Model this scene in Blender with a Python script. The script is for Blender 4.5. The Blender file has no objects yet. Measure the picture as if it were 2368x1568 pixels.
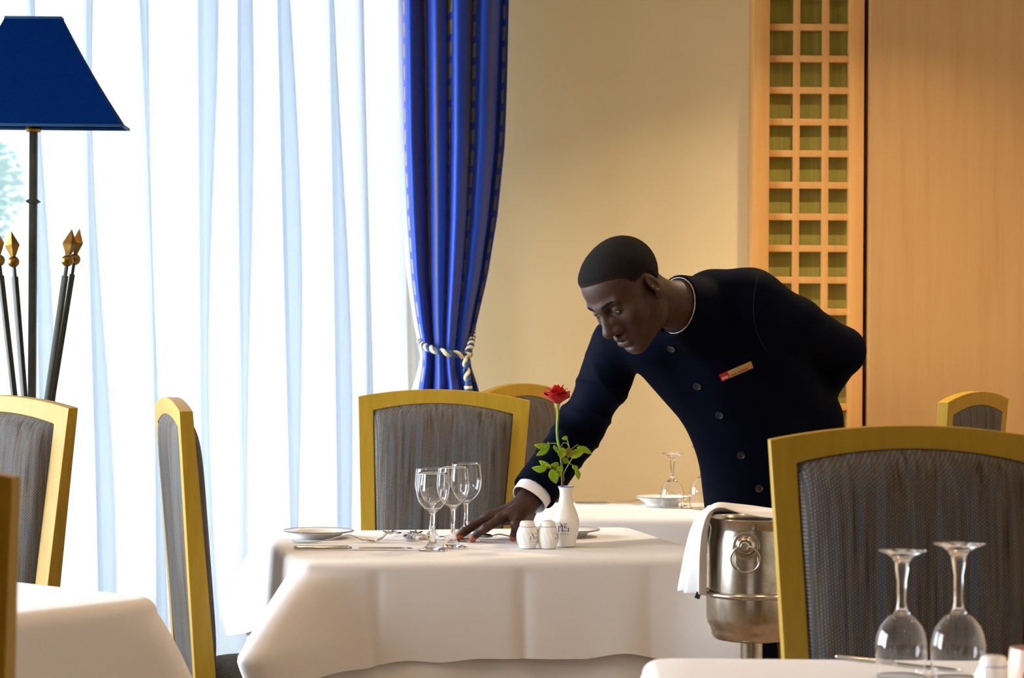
import bpy, bmesh, math, random
import numpy as np
from mathutils import Vector, Matrix
from mathutils.bvhtree import BVHTree

random.seed(7)
S = bpy.context.scene
COL = S.collection
PI = math.pi

# ------------------------------------------------------------------ camera
F_PX, W_PX, H_PX, EYE, ROLL = 5200.0, 2368, 1568, 1.22, 0.006
cam_d = bpy.data.cameras.new('camera')
cam = bpy.data.objects.new('camera', cam_d)
COL.objects.link(cam)
cam_d.sensor_width = 36.0
cam_d.lens = 36.0 * F_PX / W_PX
cam_d.clip_end = 200
cr, sr = math.cos(ROLL), math.sin(ROLL)
cam.matrix_world = Matrix(((cr, -sr, 0, 0), (0, 0, -1, 0), (sr, cr, 0, EYE), (0, 0, 0, 1)))
cam_d.dof.use_dof = True
cam_d.dof.focus_distance = 5.08
cam_d.dof.aperture_fstop = 7.5
S.camera = cam

# ------------------------------------------------------------------ sky
wd = bpy.data.worlds.new('sky'); S.world = wd
wd.use_nodes = True
wt = wd.node_tree
bg = wt.nodes['Background']
# overcast sky, much brighter towards the sun side (left of the room) than towards the garden behind the sheers
tc = wt.nodes.new('ShaderNodeTexCoord'); sx = wt.nodes.new('ShaderNodeSeparateXYZ')
wt.links.new(tc.outputs['Generated'], sx.inputs[0])
def wnode(op, a, b):
    m = wt.nodes.new('ShaderNodeMath'); m.operation = op
    for i, v in ((0, a), (1, b)):
        if hasattr(v, 'links'): wt.links.new(v, m.inputs[i])
        else: m.inputs[i].default_value = v
    return m.outputs[0]
SKY_BASE, SKY_SUN = 1.9, 25.0
side = wt.nodes.new('ShaderNodeMapRange'); side.interpolation_type = 'SMOOTHSTEP'
wt.links.new(wnode('MULTIPLY', sx.outputs['X'], -1.0), side.inputs['Value'])
side.inputs['From Min'].default_value = 0.45; side.inputs['From Max'].default_value = 0.95
wt.links.new(wnode('ADD', wnode('MULTIPLY', side.outputs[0], SKY_SUN), SKY_BASE), bg.inputs[1])
rp = wt.nodes.new('ShaderNodeValToRGB'); wt.links.new(sx.outputs['Z'], rp.inputs[0])
rp.color_ramp.elements[0].position = 0.0; rp.color_ramp.elements[0].color = (0.84, 0.93, 1.0, 1)
rp.color_ramp.elements[1].position = 0.8; rp.color_ramp.elements[1].color = (0.72, 0.85, 1.0, 1)
wt.links.new(rp.outputs[0], bg.inputs[0])

# daylight arriving through the window openings (sky seen from outside the panes)
def area(name, loc, rot, sx_, sy_, power, col, spread=PI):
    l = bpy.data.lights.new(name, 'AREA'); l.shape = 'RECTANGLE'; l.size = sx_; l.size_y = sy_
    l.energy = power; l.color = col; l.spread = spread
    o = bpy.data.objects.new(name, l); COL.objects.link(o)
    o.location = loc; o.rotation_euler = rot
    return o
for nm, loc, rot, a, b in (('sky_portal', (-1.9, 7.62, 1.33), (-PI/2, 0, 0), 3.2, 2.6),
                           ('sky_portal', (-3.62, 3.3, 1.45), (0, -PI/2, 0), 2.4, 1.4),
                           ('sky_portal', (-3.62, 5.8, 1.45), (0, -PI/2, 0), 2.4, 2.6)):
    p = area(nm, loc, rot, a, b, 1, (1, 1, 1)); p.data.cycles.is_portal = True

S.view_settings.view_transform = 'Standard'
S.view_settings.look = 'None'
S.view_settings.gamma = 1.0
S.view_settings.use_curve_mapping = False
S.view_settings.exposure = 0.18

# ------------------------------------------------------------------ helpers
def P(px, py, D):
    dx, dy = px - W_PX / 2, py - H_PX / 2
    ux, uy = dx * cr + dy * sr, -dx * sr + dy * cr
    return Vector((ux / F_PX * D, D, EYE - uy / F_PX * D))

def put(o, parent=None, **props):
    COL.objects.link(o)
    if parent is not None:
        o.parent = parent
    for k, v in props.items():
        o[k] = v
    return o

def thing(name, label, cat, loc=(0, 0, 0), rotz=0.0, group=None):
    o = bpy.data.objects.new(name, None)
    o.empty_display_size = 0.05
    put(o, None, label=label, category=cat)
    o.location = loc; o.rotation_euler = (0, 0, rotz)
    if group: o['group'] = group
    return o

def tag(o, label, cat, group=None):
    o['label'] = label; o['category'] = cat
    if group: o['group'] = group
    return o

def mesh_obj(name, verts, faces, mat, parent=None, smooth=True, autosharp=None, uvs=None):
    me = bpy.data.meshes.new(name)
    me.from_pydata([tuple(v) for v in verts], [], [tuple(f) for f in faces])
    me.validate()
    if uvs is not None:
        uvl = me.uv_layers.new(name='uv')
        idx = np.empty(len(me.loops), dtype=np.int64); me.loops.foreach_get('vertex_index', idx)
        uvl.data.foreach_set('uv', np.asarray(uvs, dtype=np.float32)[idx].ravel())
    return fin(me, name, mat, parent, smooth, autosharp)

def fin(me, name, mat, parent=None, smooth=True, autosharp=None):
    for m in (mat if isinstance(mat, (list, tuple)) else [mat]):
        me.materials.append(m)
    if smooth:
        me.polygons.foreach_set('use_smooth', [True] * len(me.polygons))
        if autosharp:
            me.set_sharp_from_angle(angle=math.radians(autosharp))
    me.update()
    o = bpy.data.objects.new(name, me)
    put(o, parent)
    return o

def bm_obj(name, bm, mat, parent=None, smooth=True, autosharp=35):
    bmesh.ops.recalc_face_normals(bm, faces=bm.faces)
    me = bpy.data.meshes.new(name); bm.to_mesh(me); bm.free()
    return fin(me, name, mat, parent, smooth, autosharp)

def add_box(bm, c, s, rot=None, bevel=0.0):
    r = bmesh.ops.create_cube(bm, size=1.0)
    vs = r['verts']
    for v in vs:
        v.co = Vector((v.co.x * s[0], v.co.y * s[1], v.co.z * s[2]))
    if bevel > 0:
        es = list({e for v in vs for e in v.link_edges})
        rb = bmesh.ops.bevel(bm, geom=es, offset=bevel, segments=2, affect='EDGES', profile=0.6)
        vs = list({v for f in rb['faces'] for v in f.verts} | {v for v in vs if v.is_valid})
    M = Matrix.Translation(Vector(c)) @ (rot.to_4x4() if rot is not None else Matrix.Identity(4))
    for v in vs:
        v.co = M @ v.co
    return vs

def box(name, c, s, mat, parent=None, bevel=0.0, rot=None):
    bm = bmesh.new(); add_box(bm, c, s, rot, bevel)
    return bm_obj(name, bm, mat, parent)

def lathe_data(prof, n=48, closed_top=False):
    """prof: list of (r, z); r==0 ends collapse to poles."""
    vs, fs, rings = [], [], []
    for r, z in prof:
        if r < 1e-6:
            rings.append([len(vs)]); vs.append((0, 0, z))
        else:
            rings.append(list(range(len(vs), len(vs) + n)))
            for k in range(n):
                a = 2 * PI * k / n
                vs.append((r * math.cos(a), r * math.sin(a), z))
    for A, B in zip(rings[:-1], rings[1:]):
        if len(A) == 1 and len(B) == 1: continue
        for k in range(n):
            k2 = (k + 1) % n
            if len(A) == 1: fs.append((A[0], B[k2], B[k]))
            elif len(B) == 1: fs.append((A[k], A[k2], B[0]))
            else: fs.append((A[k], A[k2], B[k2], B[k]))
    return vs, fs

def lathe(name, prof, mat, parent=None, n=48, loc=(0, 0, 0), sharp=40):
    vs, fs = lathe_data(prof, n)
    bm = bmesh.new()
    bv = [bm.verts.new(v) for v in vs]
    for f in fs:
        try: bm.faces.new([bv[i] for i in f])
        except ValueError: pass
    o = bm_obj(name, bm, mat, parent, True, sharp)
    o.location = loc
    return o

def spline(pts, n):
    """Catmull-Rom through pts -> n samples (numpy)."""
    p = np.array([list(q) for q in pts], float)
    p = np.vstack([2 * p[0] - p[1], p, 2 * p[-1] - p[-2]])
    m = len(p) - 3
    out = []
    for t in np.linspace(0, m, n):
        i = min(int(t), m - 1); u = t - i
        a, b, c, d = p[i:i + 4]
        out.append(0.5 * ((2 * b) + (c - a) * u + (2 * a - 5 * b + 4 * c - d) * u * u + (3 * b - a - 3 * c + d) * u ** 3))
    return np.array(out)

def tube_data(path, radii, n=10, cap=True):
    path = np.array([list(p) for p in path], float)
    m = len(path)
    if np.isscalar(radii): radii = [radii] * m
    T = np.gradient(path, axis=0); T /= np.linalg.norm(T, axis=1)[:, None] + 1e-12
    ref = np.array([0, 0, 1.0]) if abs(T[0][2]) < 0.9 else np.array([1.0, 0, 0])
    N = np.cross(T[0], ref); N /= np.linalg.norm(N)
    vs, fs = [], []
    for i in range(m):
        N = N - T[i] * N.dot(T[i]); N /= np.linalg.norm(N) + 1e-12
        B = np.cross(T[i], N)
        for k in range(n):
            a = 2 * PI * k / n
            vs.append(path[i] + radii[i] * (math.cos(a) * N + math.sin(a) * B))
    for i in range(m - 1):
        for k in range(n):
            k2 = (k + 1) % n
            fs.append((i * n + k, i * n + k2, (i + 1) * n + k2, (i + 1) * n + k))
    if cap:
        fs.append(tuple(reversed(range(n)))); fs.append(tuple(range((m - 1) * n, m * n)))
    return vs, fs

def tube(name, path, radii, mat, parent=None, n=10, sharp=50):
    vs, fs = tube_data(path, radii, n)
    return mesh_obj(name, vs, fs, mat, parent, True, sharp)

def merge(parts):
    V, Fc = [], []
    for v, f in parts:
        b = len(V); V.extend([tuple(q) for q in v]); Fc.extend([tuple(i + b for i in g) for g in f])
    return V, Fc

def grid_faces(nu, nv, wrap_u=False):
    fs = []
    for i in range(nu if wrap_u else nu - 1):
        i2 = (i + 1) % nu
        for j in range(nv - 1):
            fs.append((i * nv + j, i2 * nv + j, i2 * nv + j + 1, i * nv + j + 1))
    return fs

def solidify(o, t, offset=0.0):
    m = o.modifiers.new('solid', 'SOLIDIFY'); m.thickness = t; m.offset = offset
    return o

def copy_tree(o, parent=None):
    c = o.copy(); COL.objects.link(c); c.parent = parent
    for ch in list(o.children):
        copy_tree(ch, c)
    return c

def parent_keep(o, parent):
    o.parent = parent
    o.matrix_parent_inverse = Matrix.Identity(4)

# ------------------------------------------------------------------ materials
def lin(r, g, b):
    f = lambda c: (c / 255 / 12.92) if c / 255 <= 0.04045 else ((c / 255 + 0.055) / 1.055) ** 2.4
    return (f(r), f(g), f(b), 1.0)

def mat(name, col=(0.8, 0.8, 0.8, 1), rough=0.5, metal=0.0, spec=0.5, **kw):
    m = bpy.data.materials.new(name); m.use_nodes = True
    b = m.node_tree.nodes['Principled BSDF']
    b.inputs['Base Color'].default_value = col
    b.inputs['Roughness'].default_value = rough
    b.inputs['Metallic'].default_value = metal
    b.inputs['Specular IOR Level'].default_value = spec
    for k, v in kw.items():
        b.inputs[k.replace('_', ' ')].default_value = v
    return m

class NT:
    def __init__(s, m): s.t = m.node_tree; s.b = s.t.nodes.get('Principled BSDF')
    def n(s, typ, **kw):
        nd = s.t.nodes.new('ShaderNode' + typ)
        for k, v in kw.items(): setattr(nd, k, v)
        return nd
    def l(s, a, b): s.t.links.new(a, b)
    def coords(s, scale=(1, 1, 1), kind='Object'):
        c = s.n('TexCoord'); mp = s.n('Mapping'); mp.inputs['Scale'].default_value = scale
        s.l(c.outputs[kind], mp.inputs[0]); return mp.outputs[0]
    def noise(s, vec, scale, detail=3, rough=0.5):
        nd = s.n('TexNoise'); nd.inputs['Scale'].default_value = scale; nd.inputs['Detail'].default_value = detail
        nd.inputs['Roughness'].default_value = rough
        s.l(vec, nd.inputs['Vector']); return nd.outputs['Fac']
    def ramp(s, fac, stops, interp='LINEAR'):
        r = s.n('ValToRGB'); r.color_ramp.interpolation = interp
        el = r.color_ramp.elements
        while len(el) < len(stops): el.new(0.5)
        for e, (p, c) in zip(el, stops): e.position = p; e.color = c
        s.l(fac, r.inputs[0]); return r.outputs[0]
    def mix(s, fac, a, b, typ='MIX'):
        m = s.n('Mix', data_type='RGBA', blend_type=typ)
        for i, v in ((0, fac), (6, a), (7, b)):
            if hasattr(v, 'links'): s.l(v, m.inputs[i])
            else: m.inputs[i].default_value = v
        return m.outputs[2]
    def math(s, op, a, b=None):
        m = s.n('Math', operation=op)
        for i, v in ((0, a), (1, b)):
            if v is None: continue
            if hasattr(v, 'links'): s.l(v, m.inputs[i])
            else: m.inputs[i].default_value = v
        return m.outputs[0]
    def bump(s, h, strength=0.3, dist=0.002):
        b = s.n('Bump'); b.inputs['Strength'].default_value = strength; b.inputs['Distance'].default_value = dist
        s.l(h, b.inputs['Height']); s.l(b.outputs[0], s.b.inputs['Normal'])

def noisy(name, c1, c2, scale=5, vscale=(1, 1, 1), rough=0.6, bump=0.0, bscale=None, dist=0.001, **kw):
    m = mat(name, c1, rough, **kw); t = NT(m); v = t.coords(vscale)
    f = t.noise(v, scale)
    t.l(t.ramp(f, [(0.3, c1), (0.7, c2)]), t.b.inputs['Base Color'])
    if bump: t.bump(t.noise(v, bscale or scale * 8), bump, dist)
    return m

M = {}
M['wall'] = noisy('cream_plaster', lin(236, 216, 168), lin(240, 220, 174), 3, rough=0.75, bump=0.15, bscale=60, spec=0.2)
M['wall_room'] = noisy('warm_plaster', lin(228, 214, 190), lin(232, 218, 196), 3, rough=0.8, spec=0.2)
M['ceiling'] = noisy('white_ceiling', lin(225, 215, 200), lin(230, 222, 208), 3, rough=0.85, spec=0.1)
M['carpet'] = noisy('brown_carpet', lin(140, 118, 96), lin(160, 138, 114), 40, rough=0.95, bump=0.4, spec=0.1)
M['paving'] = noisy('pale_paving', lin(186, 186, 182), lin(200, 200, 196), 4, rough=0.8)

def wood(name, c1, c2, c3, gx=14, rough=0.4):
    m = mat(name, c1, rough, spec=0.4); t = NT(m)
    v = t.coords((gx, gx, 0.55)); f = t.noise(v, 3.0, 5, 0.6)
    v2 = t.coords((120, 120, 3.0)); f2 = t.noise(v2, 3.0, 2)
    v3 = t.coords((1.5, 1.5, 0.8)); f3 = t.noise(v3, 1.6, 2)
    c = t.ramp(f, [(0.3, c1), (0.55, c2), (0.75, c3)])
    c = t.mix(t.math('MULTIPLY', f2, 0.35), c, c3)
    c = t.mix(t.math('MULTIPLY', f3, 0.3), c, c1)
    t.l(c, t.b.inputs['Base Color']); t.bump(f2, 0.05, 0.001)
    return m
M['panel_wood'] = wood('beech_veneer', lin(190, 146, 92), lin(182, 136, 82), lin(170, 122, 70), 9, 0.38)
M['lattice_wood'] = wood('beech_batten', lin(222, 168, 100), lin(214, 156, 86), lin(200, 138, 68), 12, 0.42)
m = mat('green_fabric', lin(128, 122, 60), 0.9, spec=0.1); t = NT(m)
v = t.coords((60, 60, 1.2)); f = t.noise(v, 2.5, 3)
t.l(t.ramp(f, [(0.3, lin(148, 140, 80)), (0.7, lin(164, 162, 74))]), t.b.inputs['Base Color']); M['green'] = m
m = mat('yellow_lacquer', lin(186, 148, 36), 0.42, spec=0.3); t = NT(m)
v = t.coords((30, 30, 4)); f = t.noise(v, 2.5, 3)
t.l(t.ramp(f, [(0.3, lin(160, 126, 29)), (0.7, lin(170, 137, 37))]), t.b.inputs['Base Color']); M['yellow'] = m

# woven chair fabric: vertical coloured yarn stripes broken into small stitches
m = mat('woven_upholstery', (0.2, 0.2, 0.2, 1), 0.85, spec=0.15); t = NT(m)
v = t.coords((1, 1, 1))
sep = t.n('SeparateXYZ'); t.l(v, sep.inputs[0])
cmb = t.n('CombineXYZ')
xx = t.math('MULTIPLY', sep.outputs[0], 1.0)
t.l(xx, cmb.inputs[0]); t.l(t.math('MULTIPLY', sep.outputs[1], 0.35), cmb.inputs[1]); t.l(t.math('MULTIPLY', sep.outputs[2], 0.02), cmb.inputs[2])
f1 = t.noise(cmb.outputs[0], 95, 2, 0.6)
f2 = t.noise(cmb.outputs[0], 30, 2, 0.5)
stripe = t.ramp(f1, [(0.30, lin(58, 56, 56)), (0.42, lin(108, 92, 74)), (0.5, lin(92, 98, 104)), (0.58, lin(122, 110, 94)), (0.70, lin(84, 110, 138))])
stripe = t.mix(t.math('MULTIPLY', f2, 0.5), stripe, lin(92, 88, 84))
br = t.n('TexBrick')
cb = t.n('CombineXYZ'); t.l(sep.outputs[2], cb.inputs[0])
t.l(t.math('ADD', sep.outputs[0], t.math('MULTIPLY', sep.outputs[1], 0.6)), cb.inputs[1])
t.l(cb.outputs[0], br.inputs['Vector'])
br.inputs['Scale'].default_value = 1.0
br.inputs['Brick Width'].default_value = 0.0062; br.inputs['Row Height'].default_value = 0.0040
br.inputs['Mortar Size'].default_value = 0.0014; br.inputs['Mortar Smooth'].default_value = 0.3
br.inputs['Color1'].default_value = (1, 1, 1, 1); br.inputs['Color2'].default_value = (0.72, 0.72, 0.72, 1); br.inputs['Mortar'].default_value = (0.13, 0.12, 0.12, 1)
st2 = t.mix(1.0, stripe, br.outputs['Color'], 'MULTIPLY')
hi = t.mix(0.42, st2, stripe, 'ADD')
t.l(hi, t.b.inputs['Base Color'])
t.bump(br.outputs['Color'], 0.5, 0.001)
M['weave'] = m

# sheer voile: part of the light passes straight through, the rest is scattered by the yarn
m = bpy.data.materials.new('white_voile'); m.use_nodes = True; t = NT(m)
t.t.nodes.remove(t.b)
out = t.t.nodes['Material Output']
tr = t.n('BsdfTransparent'); tr.inputs[0].default_value = (0.97, 0.985, 1.0, 1)
tl = t.n('BsdfTranslucent'); tl.inputs[0].default_value = (0.85, 0.905, 0.965, 1)
df = t.n('BsdfDiffuse'); df.inputs[0].default_value = (0.9, 0.92, 0.95, 1)
m1 = t.n('MixShader'); m1.inputs[0].default_value = 0.08; t.l(tl.outputs[0], m1.inputs[1]); t.l(df.outputs[0], m1.inputs[2])
lw = t.n('LayerWeight'); lw.inputs[0].default_value = 0.5
thread = t.noise(t.coords((1, 1, 0.012)), 260, 2)
fac = t.math('ADD', t.math('MULTIPLY', lw.outputs['Facing'], 0.75), t.math('ADD', 0.46, t.math('MULTIPLY', thread, 0.10)))
m2 = t.n('MixShader'); t.l(fac, m2.inputs[0]); t.l(tr.outputs[0], m2.inputs[1]); t.l(m1.outputs[0], m2.inputs[2])
t.l(m2.outputs[0], out.inputs[0]); M['voile'] = m

# window pane: clear thin glass
m = bpy.data.materials.new('window_glass'); m.use_nodes = True; t = NT(m); t.t.nodes.remove(t.b)
out = t.t.nodes['Material Output']
tr = t.n('BsdfTransparent'); gl = t.n('BsdfGlossy'); gl.inputs['Roughness'].default_value = 0.02
fr = t.n('Fresnel'); fr.inputs[0].default_value = 1.45
mx = t.n('MixShader'); t.l(fr.outputs[0], mx.inputs[0]); t.l(tr.outputs[0], mx.inputs[1]); t.l(gl.outputs[0], mx.inputs[2])
t.l(mx.outputs[0], out.inputs[0]); M['pane'] = m

# blue drape with woven gold stripes (stripes live in the cloth's own width coordinate)
m = mat('blue_drape', lin(0, 62, 190), 0.5, spec=0.35, Sheen_Weight=0.2); t = NT(m)
uv = t.n('UVMap'); sp = t.n('SeparateXYZ'); t.l(uv.outputs[0], sp.inputs[0])
u = t.math('FRACT', t.math('MULTIPLY', sp.outputs[0], 4.4))
def band(c, w):
    d = t.math('ABSOLUTE', t.math('SUBTRACT', u, c)); return t.math('LESS_THAN', d, w)
dash = t.math('LESS_THAN', t.math('FRACT', t.math('MULTIPLY', sp.outputs[1], 38.0)), 0.66)
thick = t.math('MULTIPLY', band(0.25, 0.055), dash)
thin = band(0.60, 0.030)
edge = t.math('MULTIPLY', band(0.86, 0.016), t.math('LESS_THAN', t.math('FRACT', t.math('MULTIPLY', sp.outputs[1], 60.0)), 0.5))
base = lin(0, 64, 188)
c = t.mix(thin, base, lin(72, 66, 84)); c = t.mix(thick, c, lin(176, 166, 96)); c = t.mix(edge, c, lin(120, 110, 110))
t.l(c, t.b.inputs['Base Color'])
tl = t.n('BsdfTranslucent'); t.l(c, tl.inputs[0])
mx = t.n('MixShader'); mx.inputs[0].default_value = 0.07
t.l(t.b.outputs[0], mx.inputs[1]); t.l(tl.outputs[0], mx.inputs[2]); t.l(mx.outputs[0], t.t.nodes['Material Output'].inputs[0])
M['drape'] = m
m = mat('white_lining', lin(240, 242, 248), 0.7, spec=0.2); t = NT(m)
tl = t.n('BsdfTranslucent'); tl.inputs[0].default_value = (0.9, 0.93, 1, 1)
mx = t.n('MixShader'); mx.inputs[0].default_value = 0.5
t.l(t.b.outputs[0], mx.inputs[1]); t.l(tl.outputs[0], mx.inputs[2]); t.l(mx.outputs[0], t.t.nodes['Material Output'].inputs[0])
M['lining'] = m
m = mat('blue_lampshade', lin(0, 40, 112), 0.85, spec=0.04); t = NT(m)
v = t.coords((1, 1, 1)); f = t.noise(v, 180, 2)
c = t.ramp(f, [(0.3, lin(0, 38, 104)), (0.7, lin(0, 44, 116))]); t.l(c, t.b.inputs['Base Color'])
tl = t.n('BsdfTranslucent'); tl.inputs[0].default_value = lin(0, 44, 120)
mx = t.n('MixShader'); mx.inputs[0].default_value = 0.18
t.l(t.b.outputs[0], mx.inputs[1]); t.l(tl.outputs[0], mx.inputs[2]); t.l(mx.outputs[0], t.t.nodes['Material Output'].inputs[0])
M['shade'] = m
M['shade_trim'] = mat('blue_shade_trim', lin(0, 70, 120), 0.6)
M['iron'] = noisy('dark_iron', lin(44, 46, 40), lin(56, 56, 46), 30, rough=0.5, spec=0.2)
M['brass'] = noisy('aged_brass', lin(150, 118, 52), lin(112, 82, 34), 45, rough=0.33, metal=1.0)
m = mat('white_linen', lin(223, 223, 225), 0.75, spec=0.2, Sheen_Weight=0.1); t = NT(m)
v = t.coords((1, 1, 1)); t.bump(t.noise(v, 9, 3), 0.12, 0.01); M['linen'] = m
M['porcelain'] = noisy('glazed_porcelain', lin(236, 236, 230), lin(240, 240, 236), 6, rough=0.14, spec=0.6)
M['plate'] = noisy('plate_glaze', lin(226, 222, 212), lin(232, 228, 220), 6, rough=0.15, spec=0.6)
M['blue_glaze'] = mat('cobalt_glaze', lin(36, 50, 160), 0.25)
M['grey_band'] = mat('grey_band', lin(120, 130, 150), 0.2)
m = mat('clear_glass', (1, 1, 1, 1), 0.0); b = m.node_tree.nodes['Principled BSDF']
b.inputs['Transmission Weight'].default_value = 1.0; b.inputs['IOR'].default_value = 1.47; M['glass'] = m
M['steel'] = noisy('table_steel', lin(205, 203, 200), lin(190, 188, 184), 60, rough=0.12, metal=1.0)
m = mat('worn_silver', lin(204, 200, 192), 0.2, 1.0); t = NT(m)
f = t.noise(t.coords((1, 1, 1)), 26, 5, 0.7)
t.l(t.ramp(f, [(0.35, lin(212, 208, 200)), (0.7, lin(178, 170, 156))]), t.b.inputs['Base Color'])
r = t.n('MapRange'); r.inputs['To Min'].default_value = 0.10; r.inputs['To Max'].default_value = 0.34
t.l(f, r.inputs[0]); t.l(r.outputs[0], t.b.inputs['Roughness']); M['silver'] = m
M['tag_black'] = mat('black_tag', lin(30, 30, 34), 0.6)
M['dark_wood'] = noisy('dark_table_wood', lin(96, 64, 36), lin(76, 50, 28), 12, (1, 8, 8), rough=0.5)
# person
m = mat('dark_skin', lin(70, 42, 30), 0.55, spec=0.3); t = NT(m)
at = t.n('Attribute'); at.attribute_name = 'palm'
f = t.noise(t.coords((1, 1, 1)), 55, 3)
c = t.ramp(f, [(0.3, lin(54, 34, 26)), (0.7, lin(66, 41, 31))])
c = t.mix(at.outputs['Fac'], c, lin(172, 92, 62))
t.l(c, t.b.inputs['Base Color']); t.bump(t.noise(t.coords((1, 1, 1)), 220, 2), 0.08, 0.001); M['skin'] = m
M['lips'] = mat('lips', lin(96, 54, 50), 0.4)
m = mat('short_black_hair', lin(20, 18, 18), 0.9, spec=0.15); t = NT(m)
t.bump(t.noise(t.coords((1, 1, 1)), 420, 3, 0.7), 1.0, 0.004); at = t.n('Attribute'); at.attribute_name = 'fade'
t.l(t.mix(at.outputs['Fac'], lin(66, 41, 31), lin(20, 18, 18)), t.b.inputs['Base Color']); M['hair'] = m
M['brow'] = mat('brow_hair', lin(22, 17, 15), 0.9, spec=0.1)
m = mat('navy_suiting', lin(4, 8, 23), 0.75, spec=0.035); t = NT(m)
f = t.noise(t.coords((1, 1, 1)), 300, 2); t.bump(f, 0.15, 0.0006); M['navy'] = m
M['seam'] = mat('navy_seam', lin(26, 30, 56), 0.7, spec=0.1)
M['button'] = mat('black_button', lin(26, 26, 32), 0.3)
M['eye_white'] = mat('eye_white', lin(190, 176, 168), 0.2)
M['iris'] = mat('iris', lin(24, 14, 10), 0.1)
M['shirt'] = mat('white_shirt', lin(238, 236, 242), 0.7)
M['shoe'] = mat('black_leather', lin(18, 17, 17), 0.3)
M['badge_red'] = mat('badge_red', lin(170, 14, 18), 0.35)
M['badge_gold'] = mat('badge_gold', lin(186, 150, 92), 0.3, 0.3)
M['badge_text'] = mat('badge_white', lin(250, 246, 240), 0.5)
M['badge_ink'] = mat('badge_ink', lin(110, 62, 24), 0.5)
m = mat('red_petal', lin(186, 6, 8), 0.5, spec=0.2, Sheen_Weight=0.1); t = NT(m)
tl = t.n('BsdfTranslucent'); tl.inputs[0].default_value = lin(220, 10, 8)
mx = t.n('MixShader'); mx.inputs[0].default_value = 0.3
t.l(t.b.outputs[0], mx.inputs[1]); t.l(tl.outputs[0], mx.inputs[2]); t.l(mx.outputs[0], t.t.nodes['Material Output'].inputs[0]); M['petal'] = m
def leafmat(name, c1, c2, c3):
    m = mat(name, c1, 0.45, spec=0.35); t = NT(m)
    f = t.noise(t.coords((1, 1, 1)), 130, 3, 0.65)
    c = t.ramp(f, [(0.35, c1), (0.58, c2), (0.78, c3)]); t.l(c, t.b.inputs['Base Color'])
    tl = t.n('BsdfTranslucent'); t.l(c, tl.inputs[0]); mx = t.n('MixShader'); mx.inputs[0].default_value = 0.42
    t.l(t.b.outputs[0], mx.inputs[1]); t.l(tl.outputs[0], mx.inputs[2]); t.l(mx.outputs[0], t.t.nodes['Material Output'].inputs[0])
    return m
M['leaf'] = leafmat('rose_leaf', lin(150, 186, 30), lin(160, 182, 34), lin(120, 104, 40))
M['leaf_dry'] = leafmat('dry_rose_leaf', lin(150, 124, 72), lin(160, 140, 60), lin(110, 78, 44))
M['sepal'] = leafmat('rose_sepal', lin(190, 196, 140), lin(176, 186, 110), lin(150, 150, 80))
M['stem'] = noisy('rose_stem', lin(132, 168, 44), lin(120, 140, 44), 40, rough=0.5)
M['stem_brown'] = noisy('rose_stem_low', lin(110, 100, 40), lin(84, 70, 34), 40, rough=0.5)
M['tree'] = leafmat('tree_leaf', lin(110, 165, 140), lin(124, 180, 150), lin(96, 150, 128))
M['bark'] = noisy('bark', lin(80, 66, 52), lin(60, 48, 38), 12, rough=0.9)
M['rope_white'] = mat('cream_cord', lin(222, 212, 176), 0.7)
M['rope_blue'] = mat('blue_cord', lin(10, 62, 120), 0.6)
M['white_paint'] = noisy('white_paint', lin(226, 228, 228), lin(232, 234, 234), 8, rough=0.4)
M['lamp_rim'] = mat('lamp_rim', lin(210, 205, 195), 0.4)
M['pinkish'] = noisy('pinkish_porcelain', lin(228, 196, 178), lin(232, 206, 190), 6, rough=0.2, spec=0.5)
m = bpy.data.materials.new('lamp_lens'); m.use_nodes = True; t = NT(m); t.b.inputs['Emission Color'].default_value = (1, 0.62, 0.28, 1); t.b.inputs['Emission Strength'].default_value = 14.0
M['lens'] = m

# ================================================================== ROOM
YB, XL, XR, YF, ZC = 7.35, -3.45, 3.6, -3.2, 2.95     # back / left / right / rear walls, ceiling
def struct(o): o['kind'] = 'structure'; return o
def boxes(name, lst, mat_, bevel=0.0, parent=None):
    bm = bmesh.new()
    for x0, x1, y0, y1, z0, z1 in lst:
        add_box(bm, ((x0 + x1) / 2, (y0 + y1) / 2, (z0 + z1) / 2), (x1 - x0, y1 - y0, z1 - z0), None, bevel)
    return bm_obj(name, bm, mat_, parent)
WX0, WX1, WZ1 = -3.30, -0.285, 2.62
struct(boxes('floor', [(XL - .2, XR + .2, YF - .2, YB + .25, -0.12, 0.0)], M['carpet']))
struct(boxes('ceiling', [(XL - .2, XR + .2, YF - .2, YB + .25, ZC, ZC + .12)], M['ceiling']))
struct(boxes('wall_back', [(WX1, XR + .2, YB, YB + .25, 0, ZC), (XL - .2, WX0, YB, YB + .25, 0, ZC), (WX0, WX1, YB, YB + .25, WZ1, ZC)], M['wall']))
LW = [(2.6, 4.0), (4.5, 7.1)]
lw = [(XL - .2, XL, YF, LW[0][0], 0, ZC), (XL - .2, XL, LW[0][1], LW[1][0], 0, ZC), (XL - .2, XL, LW[1][1], YB, 0, ZC)]
for a, b in LW: lw += [(XL - .2, XL, a, b, 0, 0.25), (XL - .2, XL, a, b, 2.42, ZC)]
struct(boxes('wall_left', lw, M['wall_room']))
struct(boxes('wall_side', [(XR, XR + .2, YF, YB, 0, ZC)], M['wall_room']))
struct(boxes('wall_front', [(XL, XR, YF - .2, YF, 0, ZC)], M['wall_room']))
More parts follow.
